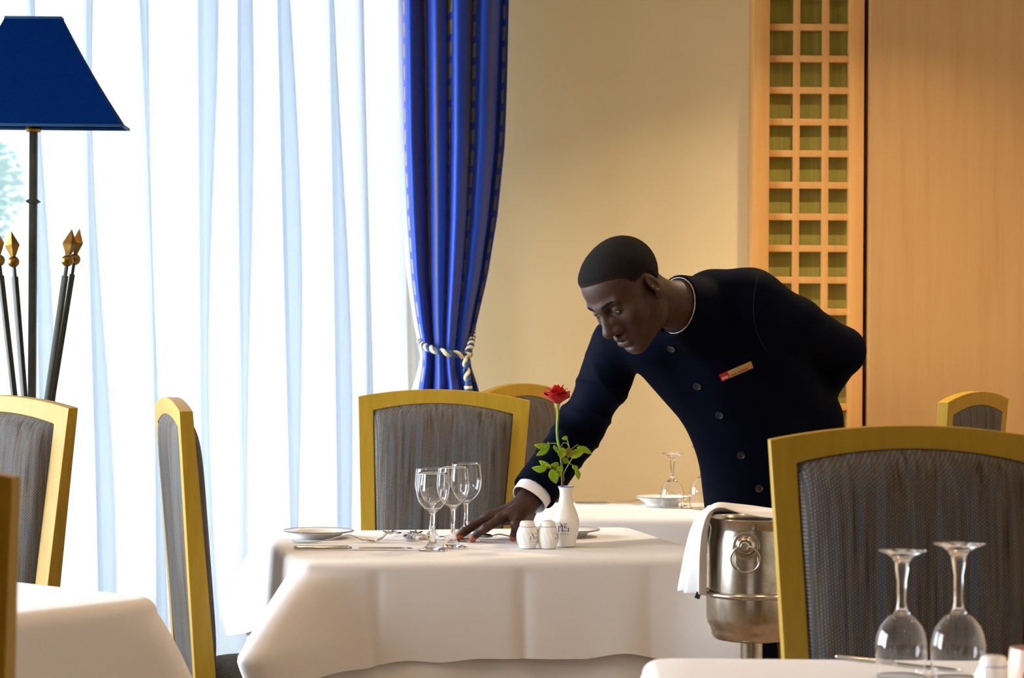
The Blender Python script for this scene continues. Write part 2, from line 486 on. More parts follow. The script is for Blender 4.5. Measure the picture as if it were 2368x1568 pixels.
# wood-veneer wall standing proud of the plaster at the right, with its dark shadow gap
PX0 = P(2011, 500, 7.15).x
struct(boxes('wall_right', [(PX0, XR, 7.15, YB, 0, ZC)], M['panel_wood'], 0.004))
struct(boxes('baseboard_back', [(WX1, PX0, YB - .018, YB, 0, 0.10)], M['lattice_wood'], 0.003))
def window(name, x0, x1, z0, z1, horizontal=True, c=0.0, fixed=0.0, divs=2):
    """frame + panes in an opening; along X when horizontal else along Y (fixed = wall coordinate)."""
    fr, pn = [], []
    def add(lst, a0, a1, b0, b1, d0, d1):
        lst.append((a0, a1, fixed + d0, fixed + d1, b0, b1) if horizontal else (fixed + d0, fixed + d1, a0, a1, b0, b1))
    t = 0.055
    add(fr, x0, x1, z0, z0 + t, 0, .07); add(fr, x0, x1, z1 - t, z1, 0, .07)
    n = divs
    for k in range(n + 1):
        xc = x0 + (x1 - x0) * k / n
        add(fr, max(x0, xc - t / 2 - (t / 2 if k == n else 0)), min(x1, xc + t / 2 + (t / 2 if k == 0 else 0)), z0 + t, z1 - t, 0, .07)
    o = struct(boxes(name, fr, M['white_paint'], 0.004))
    for k in range(n):
        a = x0 + (x1 - x0) * k / n + t * .6; b = x0 + (x1 - x0) * (k + 1) / n - t * .6
        p2 = []; add(p2, a, b, z0 + t, z1 - t, .03, .036)
        boxes('window_pane', p2, M['pane'], 0, o)
    return o
window('window_1', WX0, WX1, 0.02, WZ1, True, fixed=YB + 0.08, divs=2)
window('window_2', LW[0][0], LW[0][1], 0.25, 2.42, False, fixed=XL - .13, divs=2)
window('window_3', LW[1][0], LW[1][1], 0.25, 2.42, False, fixed=XL - .13, divs=2)
struct(boxes('terrace_ground', [(-14, 10, YB + .25, 30, -0.25, -0.12), (-14, XL - .2, -8, YB + .25, -0.25, -0.12)], M['paving']))

struct(boxes('added_sky_blocker', [(XL - 1.0, XL - .2, YB + .25, 11.5, -0.12, 4.2)], M['white_paint']))  # unseen block added outside to keep bright left sky off the sheers

# recessed ceiling lamps (their warm light fills the room); back row added to brighten the wall
k = 0
for gx in (-2.2, -0.6, 1.0, 2.6):
    for gy in (-1.6, 0.9, 3.7, 5.0, 6.1):
        if gy > 6 and gx < 0: continue
        k += 1
        cl = thing('ceiling_light', 'round recessed downlight in the ceiling of the dining room, back row added to brighten the wall', 'ceiling light', (gx, gy, ZC), 0, 'recessed ceiling lights')
        lathe('trim_ring', [(0.05, -0.001), (0.05, -0.012), (0.062, -0.012), (0.07, -0.004), (0.07, 0.0)], M['lamp_rim'], cl, 24)
        lathe('lens', [(0.0, -0.004), (0.05, -0.004), (0.05, -0.0005), (0, -0.0005)], M['lens'], cl, 24)
        l = bpy.data.lights.new('downlight', 'AREA'); l.shape = 'DISK'; l.size = 0.09; l.energy = 1.7 if gy < 2 else (5.4 if gy < 4 else 2.6 if gy < 6 else (19.0 if gx < 2 else 5.0)); l.color = (1.0, 0.62, 0.31) if gy < 6 else (1.0, 0.78, 0.52); l.spread = 2.6 if gy < 6 else 1.9
        lo = bpy.data.objects.new('downlight', l); put(lo, cl); lo.location = (0, 0, -0.014)

# lattice screen between plaster and veneer
LD = 7.22
ls = thing('lattice_screen', 'tall beech lattice screen with green fabric squares beside the wood wall', 'screen', (0, 0, 0))
lx0, lx1, lx2, lx3 = P(1740, 300, LD).x, P(1777, 300, LD).x, P(1961, 300, LD).x, P(1998, 300, LD - .03).x
zt, zb = 2.75, 0.0
bmat = M['lattice_wood']
boxes('stile', [(lx0, lx1, LD - .03, YB, zb, zt)], bmat, 0.002, ls)
boxes('stile', [(lx2, lx3, LD - .03, YB, zb, zt)], bmat, 0.002, ls)
boxes('top_rail', [(lx1, lx2, LD - .03, YB, zt - .05, zt)], bmat, 0.002, ls)
boxes('fabric_panel', [(lx1, lx2, LD + .026, LD + .034, zb, zt - .05)], M['green'], 0, ls)
pitch = 73.0 / F_PX * LD
zref = P(1870, 64, LD).z
bh = 15.5 / F_PX * LD
for j in range(-6, 24):
    z = zref - j * pitch
    if z > zt - .07 or z < zb: continue
    boxes('cross_batten', [(lx1, lx2, LD - .012, LD + .012, z - bh / 2, z + bh / 2)], bmat, 0.0012, ls)
for pxc in (1840.5, 1907.5):
    xc = P(pxc, 300, LD).x
    boxes('upright_batten', [(xc - bh / 2, xc + bh / 2, LD - .0125, LD + .0125, zb, zt - .05)], bmat, 0.0012, ls)
boxes('side_filler', [(lx3, PX0, LD + .06, YB, zb, zt)], M['dark_wood'], 0, ls)

# ================================================================== CURTAINS
def curtain_mesh(name, fn, nu, nv, mat_, parent=None, solid=0.0):
    V, UV = [], []
    for i in range(nu):
        for j in range(nv):
            u, v = i / (nu - 1), j / (nv - 1)
            V.append(fn(u, v)); UV.append((u, v))
    return mesh_obj(name, V, grid_faces(nu, nv), mat_, parent, True, None, UV)

# sheer: broad flat pleats, each turning back behind the next so the overlap reads as a soft double layer
def sheer(name, xa, xb, label, seed, Y0):
    r = np.random.default_rng(seed)
    L = xb - xa
    cuts = [0.0]
    while cuts[-1] < L: cuts.append(cuts[-1] + r.uniform(0.10, 0.19))
    cuts = np.array(cuts) * L / cuts[-1]
    n = len(cuts) - 1
    lean = r.uniform(0.0, 0.045, n + 1); back = r.uniform(.2, .62, n + 1); dep = r.uniform(.05, .10, n + 1); bow = r.uniform(-.02, .02, n + 1)
    NS = 16
    prof = np.array([(0, 0), (.25, .16), (.55, .42), (.85, .78), (1.0, .93), (1.06, 1.0), (1.0, 1.04), (.5, .7), (.0, .0)])
    def fn(u, v):
        q = u * n; k = min(int(q), n - 1); f = q - k
        w = cuts[k + 1] - cuts[k]
        z = 0.02 + v * 2.56
        bk = back[k] * w * (0.7 + .3 * math.sin(2.2 * z + k))
        # front face runs to w + bk, then the fabric returns to w
        if f < .78:
            g = f / .78; x = (w + bk) * (1 - (1 - g) ** 1.35); y = -dep[k] * (g ** 3.0)
        else:
            g = (f - .78) / .22; x = w + bk * (1 - g); y = -dep[k] * (1 - g) - .004 * math.sin(PI * g)
        ln = lean[k] * (1 - f) + lean[min(k + 1, n)] * f
        x += ln * (1.35 - z) + bow[k] * math.sin(1.6 * z + k) * (1 - f) + bow[min(k + 1, n)] * math.sin(1.6 * z + k + 1) * f
        return (xa + cuts[k] + x, Y0 + y + .012 * math.sin(9 * (cuts[k] + x) + z), z)
    o = curtain_mesh(name, fn, n * NS + 1, 26, M['voile'])
    return tag(o, label, 'curtain')
sheer('sheer_curtain', -3.28, -0.325, 'white floor-length sheer curtain glowing with daylight across the window', 5, 7.20)

# blue drape, gathered by its tieback
DD = 7.0
zy = lambda y: P(1050, y, DD).z
KZ = np.array([zy(-560), zy(0), zy(200), zy(330), zy(500), zy(640), zy(740), zy(815), zy(835), zy(905), zy(1100), zy(1330)])
XLk = np.array([914, 918, 921, 924, 934, 947, 962, 977, 978, 966, 945, 935.0])
XRk = np.array([1176, 1172, 1169, 1165, 1149, 1127, 1104, 1086, 1086, 1110, 1140, 1150.0])
def xat(arr, z):
    px = np.interp(-z, -KZ, arr); return P(px, 784, DD).x
NF = 4.3
r = np.random.default_rng(21); fa = r.uniform(.8, 1.2, 12); fp = r.uniform(-.5, .5, 12)
def drape(u, v):
    z = KZ[-1] * (1 - v) + KZ[0] * v
    a, b = xat(XLk, z), xat(XRk, z)
    w = b - a
    k = int(u * NF); p = 2 * PI * NF * u + .5 * math.sin(2.2 * z + 5 * u) + fp[k]
    env = min(1.0, 5 * u, 5 * (1 - u))
    x = a + w * u - env * (w / NF) * 0.22 * math.sin(p)
    y = DD + fa[k] * min(.075, w * .22) * math.cos(p) - 0.05 * math.sin(PI * u) * (1 if abs(z - KZ[7]) < .0 else .6)
    return (x, y, z)
bc = thing('blue_curtain', 'royal blue curtain with gold stripes tied back beside the window', 'curtain', (0, 0, 0))
curtain_mesh('drape', drape, 200, 60, M['drape'], bc)
XLin = np.array([912, 914, 917, 920, 927, 938, 953, 968, 972, 950, 925, 915.0])
def lining(u, v):
    z = KZ[-1] * (1 - v) + KZ[0] * v
    a, b = xat(XLin, z), xat(XRk, z)
    x = a + (b - .03 - a) * u
    return (x, DD + .075 - .03 * math.sin(PI * u) + .012 * math.sin(22 * u + 2 * z) - .02 * (1 - u), z)
curtain_mesh('lining', lining, 60, 50, M['lining'], bc)

# rope tieback: two-strand twist round the drape, tail and tassel
tb = thing('curtain_tieback', 'cream and blue twisted rope tieback with tassel around the blue curtain', 'tieback', (0, 0, 0))
def strand(path, off, r_, tw, n):
    p = spline(path, n); T = np.gradient(p, axis=0); T /= np.linalg.norm(T, axis=1)[:, None]
    up = np.array([0.3, 0.2, .93]); out_ = []
    s = np.concatenate([[0], np.cumsum(np.linalg.norm(np.diff(p, axis=0), axis=1))])
    for i in range(n):
        N = np.cross(T[i], up); N /= np.linalg.norm(N); B = np.cross(T[i], N)
        a = s[i] / tw * 2 * PI + off
        out_.append(p[i] + r_ * (math.cos(a) * N + math.sin(a) * B))
    return out_
q = lambda x, y, d: tuple(P(x, y, d))
loop = [q(972, 790, 7.03), q(980, 800, 6.93), q(1000, 808, 6.86), q(1030, 816, 6.84), q(1060, 820, 6.85), q(1080, 822, 6.88), q(1086, 818, 6.96)]
cord2 = [q(1093, 750, 7.2), q(1092, 775, 7.05), q(1088, 800, 6.93), q(1080, 822, 6.87), q(1078, 845, 6.86), q(1080, 868, 6.86), q(1083, 882, 6.86)]
for pth, nm in ((loop, 'loop_cord'), (cord2, 'tail_cord')):
    pa = []
    pa.append(tube_data(strand(pth, 0, .0058, .045, 120), .0062, 8)); 
    v, f = merge(pa); mesh_obj(nm, v, f, M['rope_white'], tb)
    v, f = tube_data(strand(pth, PI, .0058, .045, 120), .0062, 8); mesh_obj(nm, v, f, M['rope_blue'], tb)
tz = P(1083, 882, 6.86)
tas = lathe('tassel', [(0, .0), (.008, 0), (.011, -.006), (.011, -.012), (.009, -.016), (.012, -.024), (.015, -.06), (.016, -.10), (0, -.10)], M['rope_blue'], tb, 20, tz)
lathe('tassel_band', [(.0115, -.014), (.0125, -.016), (.0125, -.021), (.0115, -.023)], M['rope_white'], tb, 20, tz)

# ================================================================== FLOOR LAMP
LDp = 6.0
lp = P(76, 600, LDp)
lamp = thing('floor_lamp', 'iron floor lamp with a blue flat-sided shade and spear-tipped rods by the sheer curtain', 'lamp', (lp.x, LDp, 0))
zs0, zs1 = P(76, 296, LDp).z, P(76, 40, LDp).z
def sq_shade(name, h0, h1, z0, z1, mat_, t=0.004, nseg=10):
    V, Fs = [], []
    for (e, sgn) in ((0, 1), (-t, -1)):
        for i in range(nseg + 1):
            f = i / nseg; h = h0 * (1 - f) + h1 * f - 0.0 + e - 0.006 * math.sin(PI * f); z = z0 * (1 - f) + z1 * f
            ring = []
            for sx_, sy_ in ((1, 1), (-1, 1), (-1, -1), (1, -1)):
                ring.append((sx_ * h, sy_ * h * .24, z))
            V += ring
    n = nseg + 1
    for o_ in (0, 1):
        for i in range(nseg):
            for k in range(4):
                a = o_ * n * 4 + i * 4 + k; b = o_ * n * 4 + i * 4 + (k + 1) % 4
                fc = (a, b, b + 4, a + 4); Fs.append(fc if o_ == 0 else fc[::-1])
    for k in range(4):
        k2 = (k + 1) % 4
        Fs.append((k, n * 4 + k, n * 4 + k2, k2)); e = nseg * 4
        Fs.append((e + k, e + k2, n * 4 + e + k2, n * 4 + e + k))
    return mesh_obj(name, V, Fs, mat_, lamp, True, 30)
sh = sq_shade('lamp_shade', .243, .073, zs0, zs1, M['shade'])
sh.rotation_euler = (0, 0, math.radians(1.5))
for h, z, nm in ((.245, zs0 + .003, 'shade_trim'), (.0735, zs1 - .003, 'shade_trim')):
    bm = bmesh.new()
    for sg in (-1, 1):
        add_box(bm, (0, sg * h * .24, z), (2 * h + .005, .005, .007), None, .001)
        add_box(bm, (sg * h, 0, z), (.005, 2 * h * .24 + .005, .007), None, .001)
    o = bm_obj(nm, bm, M['shade_trim'], lamp); o.rotation_euler = (0, 0, math.radians(1.5))
lathe('lamp_socket', [(0, zs0 + .03), (.012, zs0 + .03), (.018, zs0 + .01), (.022, zs0 - .004), (.018, zs0 - .011), (.010, zs0 - .012), (0, zs0 - .012)], M['brass'], lamp, 24)
bm = bmesh.new(); add_box(bm, (0, 0, (zs0 - .01 + .10) / 2), (.0195, .0195, zs0 - .01 - .10), None, .002); bm_obj('lamp_pole', bm, M['iron'], lamp)
zc = P(76, 466, LDp).z
bm = bmesh.new(); add_box(bm, (0, 0, zc), (.033, .033, .006), None, .002); add_box(bm, (0, 0, zc), (.026, .026, .011), None, .002); bm_obj('pole_collar', bm, M['iron'], lamp)
def spear(a, rt, zt_, zc_, tw=0.0):
    top = Vector((rt * math.cos(a), rt * math.sin(a), zt_))
    k = zt_ / (zt_ - zc_) - 1
    bot = Vector((-rt * k * math.cos(a) + .018 * math.sin(a), -rt * k * math.sin(a) - .018 * math.cos(a), 0.0))
    top += Vector((.018 * math.sin(a), -.018 * math.cos(a), 0)) * .4
    d = (top - bot).normalized(); R = d.to_track_quat('Z', 'Y').to_matrix()
    L = (top - bot).length
    bm = bmesh.new()
    add_box(bm, bot + d * (L - .012) / 2, (.0138, .0138, L - .012), R, .002)
    add_box(bm, top + d * .004, (.008, .008, .04), R, .001)
    o = bm_obj('spear_rod', bm, M['iron'], lamp)
    # finial: brass ball and four-sided spear head
    vs, fs = lathe_data([(0, -.016), (.008, -.0139), (.0139, -.008), (.016, 0), (.0139, .008), (.008, .0139), (0, .016)], 20)
    MM = Matrix.Translation(top + d * .028) @ R.to_4x4()
    mesh_obj('spear_ball', [MM @ Vector(v) for v in vs], fs, M['brass'], o)
    V = [MM @ Vector(v) for v in ((.005, .005, .015), (-.005, .005, .015), (-.005, -.005, .015), (.005, -.005, .015), (.014, .014, .045), (-.014, .014, .045), (-.014, -.014, .045), (.014, -.014, .045), (0, 0, .085))]
    Fs = [(0, 1, 5, 4), (1, 2, 6, 5), (2, 3, 7, 6), (3, 0, 4, 7), (4, 5, 8), (5, 6, 8), (6, 7, 8), (7, 4, 8), (3, 2, 1, 0)]
    mesh_obj('spear_head', V, Fs, M['brass'], o, False)
zsp = P(76, 628, LDp).z
for a, rt in ((math.radians(-24), .111), (math.radians(14), .105), (math.radians(140), .088), (math.radians(214), .088)):
    spear(a, rt, zsp + (0.006 if a > 0 and a < 1 else 0), .70)
lathe('lamp_base', [(0, .0), (.16, .0), (.16, .012), (.15, .02), (.05, .03), (.03, .06), (.02, .11), (0, .11)], M['iron'], lamp, 40)

# ================================================================== CHAIRS
CW = 0.46
def make_chair(name, label):
    """local: x across, back at +y, faces -y; origin on the floor under the middle of the back."""
    c = thing(name, label, 'chair', (0, 0, 0), 0, 'padded dining chairs with yellow frames')
    hw1, hw0 = CW / 2, .196           # half width at the top corner and at seat height
    zt_, zs_ = 1.062, .42
    lean = lambda z: .055 * ((z - .42) / .64) if z > .42 else -.06 * ((.42 - z) / .42) ** 1.5 * -1
    hw = lambda z: hw0 + (hw1 - hw0) * max(0, (z - zs_) / (zt_ - zs_)) ** 1.15
    th = lambda z: .029 + .017 * max(0, min(1, (zt_ - z) / .62))
    sw = .040
    arch = lambda x: zt_ + .024 * (1 - (x / hw1) ** 2)
    # posts + arched rail as one continuous frame
    V, Fs = [], []
    def strip(rows):
        b = len(V)
        for rrow in rows: V.extend(rrow)
        for i in range(len(rows) - 1):
            for k in range(4):
                k2 = (k + 1) % 4
                Fs.append((b + i * 4 + k, b + i * 4 + k2, b + (i + 1) * 4 + k2, b + (i + 1) * 4 + k))
        Fs.append((b + 3, b + 2, b + 1, b)); e = b + (len(rows) - 1) * 4
        Fs.append((e, e + 1, e + 2, e + 3))
    rows = []
    # left post up
    for z in np.linspace(.40, zt_ - .035, 9):
        h = hw(z); y = lean(z); t = th(z)
        rows.append([(-h, y - t / 2, z), (-h + sw, y - t / 2, z), (-h + sw, y + t / 2, z), (-h, y + t / 2, z)])
    rh = .037
    t = th(zt_)
    for x in np.linspace(-hw1, hw1, 25):
        za = arch(x); y1 = lean(za)
        if abs(x) == hw1: zin = za - rh - .004; xin = x - math.copysign(sw, x)
        else: zin = za - rh; xin = x * (hw1 - sw) / hw1
        xin = x * (hw1 - sw) / hw1; zin = arch(x) - rh
        y2 = lean(zin)
        if x == -hw1 or x == hw1: pass
        rows.append([(x, y1 - t / 2, za), (xin, y2 - t / 2, zin), (xin, y2 + t / 2, zin), (x, y1 + t / 2, za)])
    for z in np.linspace(zt_ - .035, .40, 9):
        h = hw(z); y = lean(z); t = th(z)
        rows.append([(h, y - t / 2, z), (h - sw, y - t / 2, z), (h - sw, y + t / 2, z), (h, y + t / 2, z)])
    strip(rows)
    fr = mesh_obj('back_frame', V, Fs, M['yellow'], c, True, 25)
    bv = fr.modifiers.new('bevel', 'BEVEL'); bv.width = .0045; bv.segments = 2; bv.limit_method = 'ANGLE'; bv.angle_limit = math.radians(40)
    # front cushion: bulging panel inside the frame
    def pad(name_, y_off, bulge, sgn, inset=0.0, zlow=.47):
        nx, nz = 29, 33
        V = []
        for i in range(nx):
            for j in range(nz):
                s_, v_ = i / (nx - 1) * 2 - 1, j / (nz - 1)
                xin_top = hw1 - sw
                ztop = arch(s_ * hw1) - rh
                z = zlow + (ztop - zlow) * v_
                x = s_ * (hw(min(z, zt_)) - sw - inset)
                e = (1 - abs(s_) ** 5) ** .5 * (1 - abs(2 * v_ - 1) ** 7) ** .5
                y = lean(z) + sgn * (y_off + bulge * e)
                V.append((x, y, z))
        f = grid_faces(nx, nz)
        if sgn > 0: f = [q_[::-1] for q_ in f]
        # closing back sheet
        b = len(V)
        for i in range(nx):
            for j in range(nz):
                x, y, z = V[i * nz + j]; V.append((x, lean(z), z))
        f2 = [tuple(reversed([k_ + b for k_ in q_])) for q_ in f]
        rim = [i * nz for i in range(nx)] + [(nx - 1) * nz + j for j in range(1, nz)] + [i * nz + nz - 1 for i in range(nx - 2, -1, -1)] + [j for j in range(nz - 2, 0, -1)]
        f3 = [(rim[k_], rim[(k_ + 1) % len(rim)], rim[(k_ + 1) % len(rim)] + b, rim[k_] + b) for k_ in range(len(rim))]
        return mesh_obj(name_, V, f + f2 + f3, M['weave'], c, True, 60)
    pad('back_cushion', .012, .032, -1)
    bp = pad('rear_panel', .0125, .013, 1, inset=-.004)
    # seat cushion
    nx, ny = 25, 25
    V = []
    def seat_xy(s_, r_):
        y = .0 - .02 - r_ * .42
        h = .205 + .03 * r_
        return s_ * h, y
    for i in range(nx):
        for j in range(ny):
            s_, r_ = i / (nx - 1) * 2 - 1, j / (ny - 1)
            e = (1 - abs(s_) ** 6) ** .5 * (1 - abs(2 * r_ - 1) ** 8) ** .5
            x, y = seat_xy(s_, r_); V.append((x, y, .435 + .06 * e))
    f = [q_[::-1] for q_ in grid_faces(nx, ny)]
    b = len(V)
    for i in range(nx):
        for j in range(ny):
            x, y, z = V[i * ny + j]; V.append((x, y, .425))
    f2 = [tuple(reversed([k_ + b for k_ in q_])) for q_ in f]
    rim = [i * ny for i in range(nx)] + [(nx - 1) * ny + j for j in range(1, ny)] + [i * ny + ny - 1 for i in range(nx - 2, -1, -1)] + [j for j in range(ny - 2, 0, -1)]
    f3 = [(rim[k_], rim[(k_ + 1) % len(rim)], rim[(k_ + 1) % len(rim)] + b, rim[k_] + b) for k_ in range(len(rim))]
    mesh_obj('seat', V, f + f2 + f3, M['weave'], c, True, 60)
    bm = bmesh.new()
    add_box(bm, (0, -.43, .395), (.42, .024, .065), None, .003)
    for s_ in (-1, 1):
        add_box(bm, (s_ * .206, -.225, .395), (.024, .43, .065), Matrix.Rotation(-s_ * math.radians(2.6), 3, 'Z'), .003)
    add_box(bm, (0, -.005, .395), (.33, .024, .065), None, .003)
    bm_obj('seat_rail', bm, M['yellow'], c)
    for s_ in (-1, 1):
        rows = []
        for z, x, w in ((0, s_ * .212, .026), (.425, s_ * .212, .040)):
            rows.append([(x - w / 2, -.43 - w / 2, z), (x + w / 2, -.43 - w / 2, z), (x + w / 2, -.43 + w / 2, z), (x - w / 2, -.43 + w / 2, z)])
        V, Fs = [], []; strip_rows = rows
        for rr in rows: V += rr
        Fs = [(k_, (k_ + 1) % 4, 4 + (k_ + 1) % 4, 4 + k_) for k_ in range(4)] + [(3, 2, 1, 0), (4, 5, 6, 7)]
        mesh_obj('leg', V, Fs, M['yellow'], c, True, 30)
        V, Fs = [], []
        zz = np.linspace(0, .41, 7)
        for z in zz:
            y = .06 * (1 - z / .41) ** 1.5; w = .030 + .012 * z / .41; x = s_ * (hw0 - sw / 2)
            V += [(x - w / 2, y - w / 2, z), (x + w / 2, y - w / 2, z), (x + w / 2, y + w / 2, z), (x - w / 2, y + w / 2, z)]
        for i in range(6):
            Fs += [(i * 4 + k_, i * 4 + (k_ + 1) % 4, i * 4 + 4 + (k_ + 1) % 4, i * 4 + 4 + k_) for k_ in range(4)]
        Fs += [(3, 2, 1, 0), tuple(range(24, 28))]
        mesh_obj('leg', V, Fs, M['yellow'], c, True, 30)
    return c
chair0 = make_chair('dining_chair', 'yellow-framed dining chair facing us behind the wine glasses')
def place_chair(loc, yaw, label, tilt=0.0, first=False):
    c = chair0 if first else copy_tree(chair0)
    c.location = loc; c.rotation_euler = (0, tilt, yaw); c['label'] = label
    return c
# centre chair, behind the laid table
cc = P(1013, 905, 5.86)
place_chair((-.205, 5.965, -.002), math.radians(-4), chair0['label'], math.radians(1.1), True)
# side-on chair at the left end of the laid table: faces right
place_chair((-.700, 5.015, 0), math.radians(90 + 15.5), 'yellow-framed dining chair seen side-on at the left end of the laid table')
# left table's far chair
place_chair((-1.190, 5.045, 0), math.radians(-33), 'yellow-framed dining chair at far left below the lamp, behind the left table')
# rear table's two end chairs
place_chair((.074, 6.755, 0), math.radians(62), 'yellow-framed dining chair half hidden behind the red rose')
place_chair((1.205, 6.11, 0), math.radians(-122), 'yellow-framed dining chair turned away at far right before the wood wall')
# right foreground
place_chair((.642, 3.54, 0), math.radians(1), 'large yellow-framed dining chair in right foreground behind the two upturned glasses')
# nearest left
place_chair((-.775, 2.61, 0), math.radians(172), 'blurred brown chair edge nearest us at the extreme left')

# ================================================================== TABLES AND CLOTHS
TZ = 0.75
def table(name, label, o2, e1a, w, d):
    """o2: near-left corner (x, y); e1a: angle of the width axis; top surface just below the cloth."""
    t = thing(name, label, 'table', (o2[0], o2[1], 0), e1a)
    box('tabletop', (w / 2, d / 2, TZ - .022), (w - .012, d - .012, .03), M['dark_wood'], t, .004)
    for i in (0, 1):
        for j in (0, 1):
            bm = bmesh.new()
            add_box(bm, (.07 + i * (w - .14), .07 + j * (d - .14), (TZ - .037) / 2), (.05, .05, TZ - .037), None, .004)
            bm_obj('leg', bm, M['dark_wood'], t)
    return t

def cloth(name, label, o2, ang, w, d, over, flare=(.12, .12, .12, .12), z=TZ, seed=1, waves=.006, creases=(), group=None, lift=0.0, tip=.30, rc=.022, roll=.018, inset=0.0):
    """draped rectangular cloth: flat top, rolled edge, hanging skirt, coned corners. Corner order: near-left, near-right, far-right, far-left."""
    r = np.random.default_rng(seed)
    ca, sa = math.cos(ang), math.sin(ang)
    # perimeter points with outward normals (rounded corners)
    pts = []
    cs = [(rc, rc, PI, 0), (w - rc, rc, 1.5 * PI, 1), (w - rc, d - rc, 0, 2), (rc, d - rc, .5 * PI, 3)]
    def corner(cx, cy, a0):
        return [(cx + rc * math.cos(a0 + k * PI / 2 / 10), cy + rc * math.sin(a0 + k * PI / 2 / 10), math.cos(a0 + k * PI / 2 / 10), math.sin(a0 + k * PI / 2 / 10)) for k in range(11)]
    seq = []
    for i, (cx, cy, a0, ci) in enumerate(cs):
        seq += corner(cx, cy, a0)
        nx_, ny_ = cs[(i + 1) % 4][:2]
        last = seq[-1]
        L = math.hypot(nx_ - cx, ny_ - cy); nn = max(6, int(L / .012))
        for k in range(1, nn):
            f = k / nn
            seq.append((last[0] + (nx_ - cx) * f, last[1] + (ny_ - cy) * f, last[2], last[3]))
    N = len(seq)
    cpos = [(0, 0), (w, 0), (w, d), (0, d)]
    cdir = [(-.7071, -.7071), (.7071, -.7071), (.7071, .7071), (-.7071, .7071)]
    wl = [r.uniform(0, 6.28, 4) for _ in range(4)]
    V = []; nv = 22
    V_rows = []
    for (x, y, nx_, ny_) in seq:
        # distance to nearest corner along the edge
        dd = [math.hypot(x - a, y - b) for a, b in cpos]; ci = int(np.argmin(dd)); dc = dd[ci]
        side = 0 if ny_ < -.7 else 1 if nx_ > .7 else 2 if ny_ > .7 else 3
        t_ = x if side in (0, 2) else y
        sgn_wave = sum(math.sin(t_ * fq + wl[side][i_]) * am for i_, (fq, am) in enumerate(((9, .55), (17, .3), (31, .2), (47, .08))))
        cone = math.exp(-(dc / .062) ** 2)
        cone2 = math.exp(-(dc / .16) ** 2)
        row = [(x * 1.0, y * 1.0, 0.0)]
        # rolled edge
        for k in range(1, 6):
            a = k / 5 * PI / 2
            row.append((x + nx_ * roll * math.sin(a), y + ny_ * roll * math.sin(a), -roll * (1 - math.cos(a))))
        for k in range(1, nv + 1):
            v = k / nv
            off = roll + .012 * v + sgn_wave * waves * v ** 1.1 * (1 - cone)
            for (cside, cpx, cdep) in creases:
                if cside == side: off -= cdep * math.exp(-abs(t_ - cpx) / .012) * v ** .3
            fl = flare[ci]
            fv = (v / .70) ** .85 if v < .70 else 1 - .26 * ((v - .70) / .30) ** 1.2
            ox = nx_ * off + cdir[ci][0] * fl * cone * fv
            oy = ny_ * off + cdir[ci][1] * fl * cone * fv
            # cloth just beside a coned corner is drawn in behind the fold
            tuck = -.006 * v * (cone2 - cone) 
            ox += nx_ * tuck; oy += ny_ * tuck
            drop = roll + (over - roll) * v * (1 + tip * cone + .10 * (cone2 - cone)) - .012 * abs(sgn_wave) * v * (1 - cone)
            row.append((x + ox, y + oy, -drop))
        V_rows.append(row)
    m_ = len(V_rows[0])
    for row in V_rows: V += row
    Fs = []
    for i in range(N):
        i2 = (i + 1) % N
        for k in range(m_ - 1):
            Fs.append((i * m_ + k, i * m_ + k + 1, i2 * m_ + k + 1, i2 * m_ + k))
    # flat top as shrinking rings
    prev = [i * m_ for i in range(N)]
    for s_ in (.9, .6, .3):
        b = len(V)
        for row in V_rows:
            x, y, z_ = row[0]
            V.append((w / 2 + (x - w / 2) * s_, d / 2 + (y - d / 2) * s_, 0.0))
        cur = list(range(b, b + N))
        for i in range(N):
            i2 = (i + 1) % N
            Fs.append((prev[i], prev[i2], cur[i2], cur[i]))
        prev = cur
    ctr = len(V); V.append((w / 2, d / 2, 0))
    for i in range(N): Fs.append((prev[i], prev[(i + 1) % N], ctr))
    o = mesh_obj(name, V, Fs, M['linen'])
    o.location = (o2[0], o2[1], z + lift); o.rotation_euler = (0, 0, ang)
    tag(o, label, 'tablecloth', group)
    return o

# --- main table
A0 = math.radians(12.2)
E1 = Vector((math.cos(A0), math.sin(A0))); E2 = Vector((-math.sin(A0), math.cos(A0)))
FL = Vector((-.437, 4.715))
MW, MD = .90, .745
table('dining_table', 'laid dining table in the middle, hidden under its white cloths', FL, A0, MW, MD)
cloth('underlay_cloth', 'long white undercloth showing below the hem on the middle table', FL + E1 * .004 + E2 * .004, A0, MW - .008, MD - .008, .278, (.05, .05, .05, .05), TZ, 4, .012, (), 'white tablecloths', -.0035, .1, .02, .008)
cloth('tablecloth', 'white square tablecloth on the middle table under the wine glasses', FL, A0, MW, MD, .214, (.185, .10, .10, .12), TZ, 2, .004, ((0, .155, .009), (0, .47, .010), (0, .75, .006)), 'white tablecloths', 0, .22)
# --- left table (turned about 38 degrees)
A1 = math.radians(-36.5 + 90)     # width axis runs back along the far-right edge
lc = Vector((-.655, 4.06))
ang_l = math.radians(141)          # edge from the right corner back-left
def left_corner():
    return lc
AL = math.radians(51)
eL1 = Vector((math.cos(AL), math.sin(AL))); eL2 = Vector((-math.sin(AL), math.cos(AL)))
# right corner is the near-right of this frame: origin = corner - eL1*w
LWd, LDp_ = .90, .90
oL = lc - eL1 * LWd
table('dining_table', 'dining table at lower left under a white cloth', oL, AL, LWd, LDp_)
cloth('tablecloth', 'white tablecloth on the table at lower left', oL, AL, LWd, LDp_, .25, (.06, .09, .08, .08), TZ, 8, .008, (), 'white tablecloths', 0, .2, .03, .03)
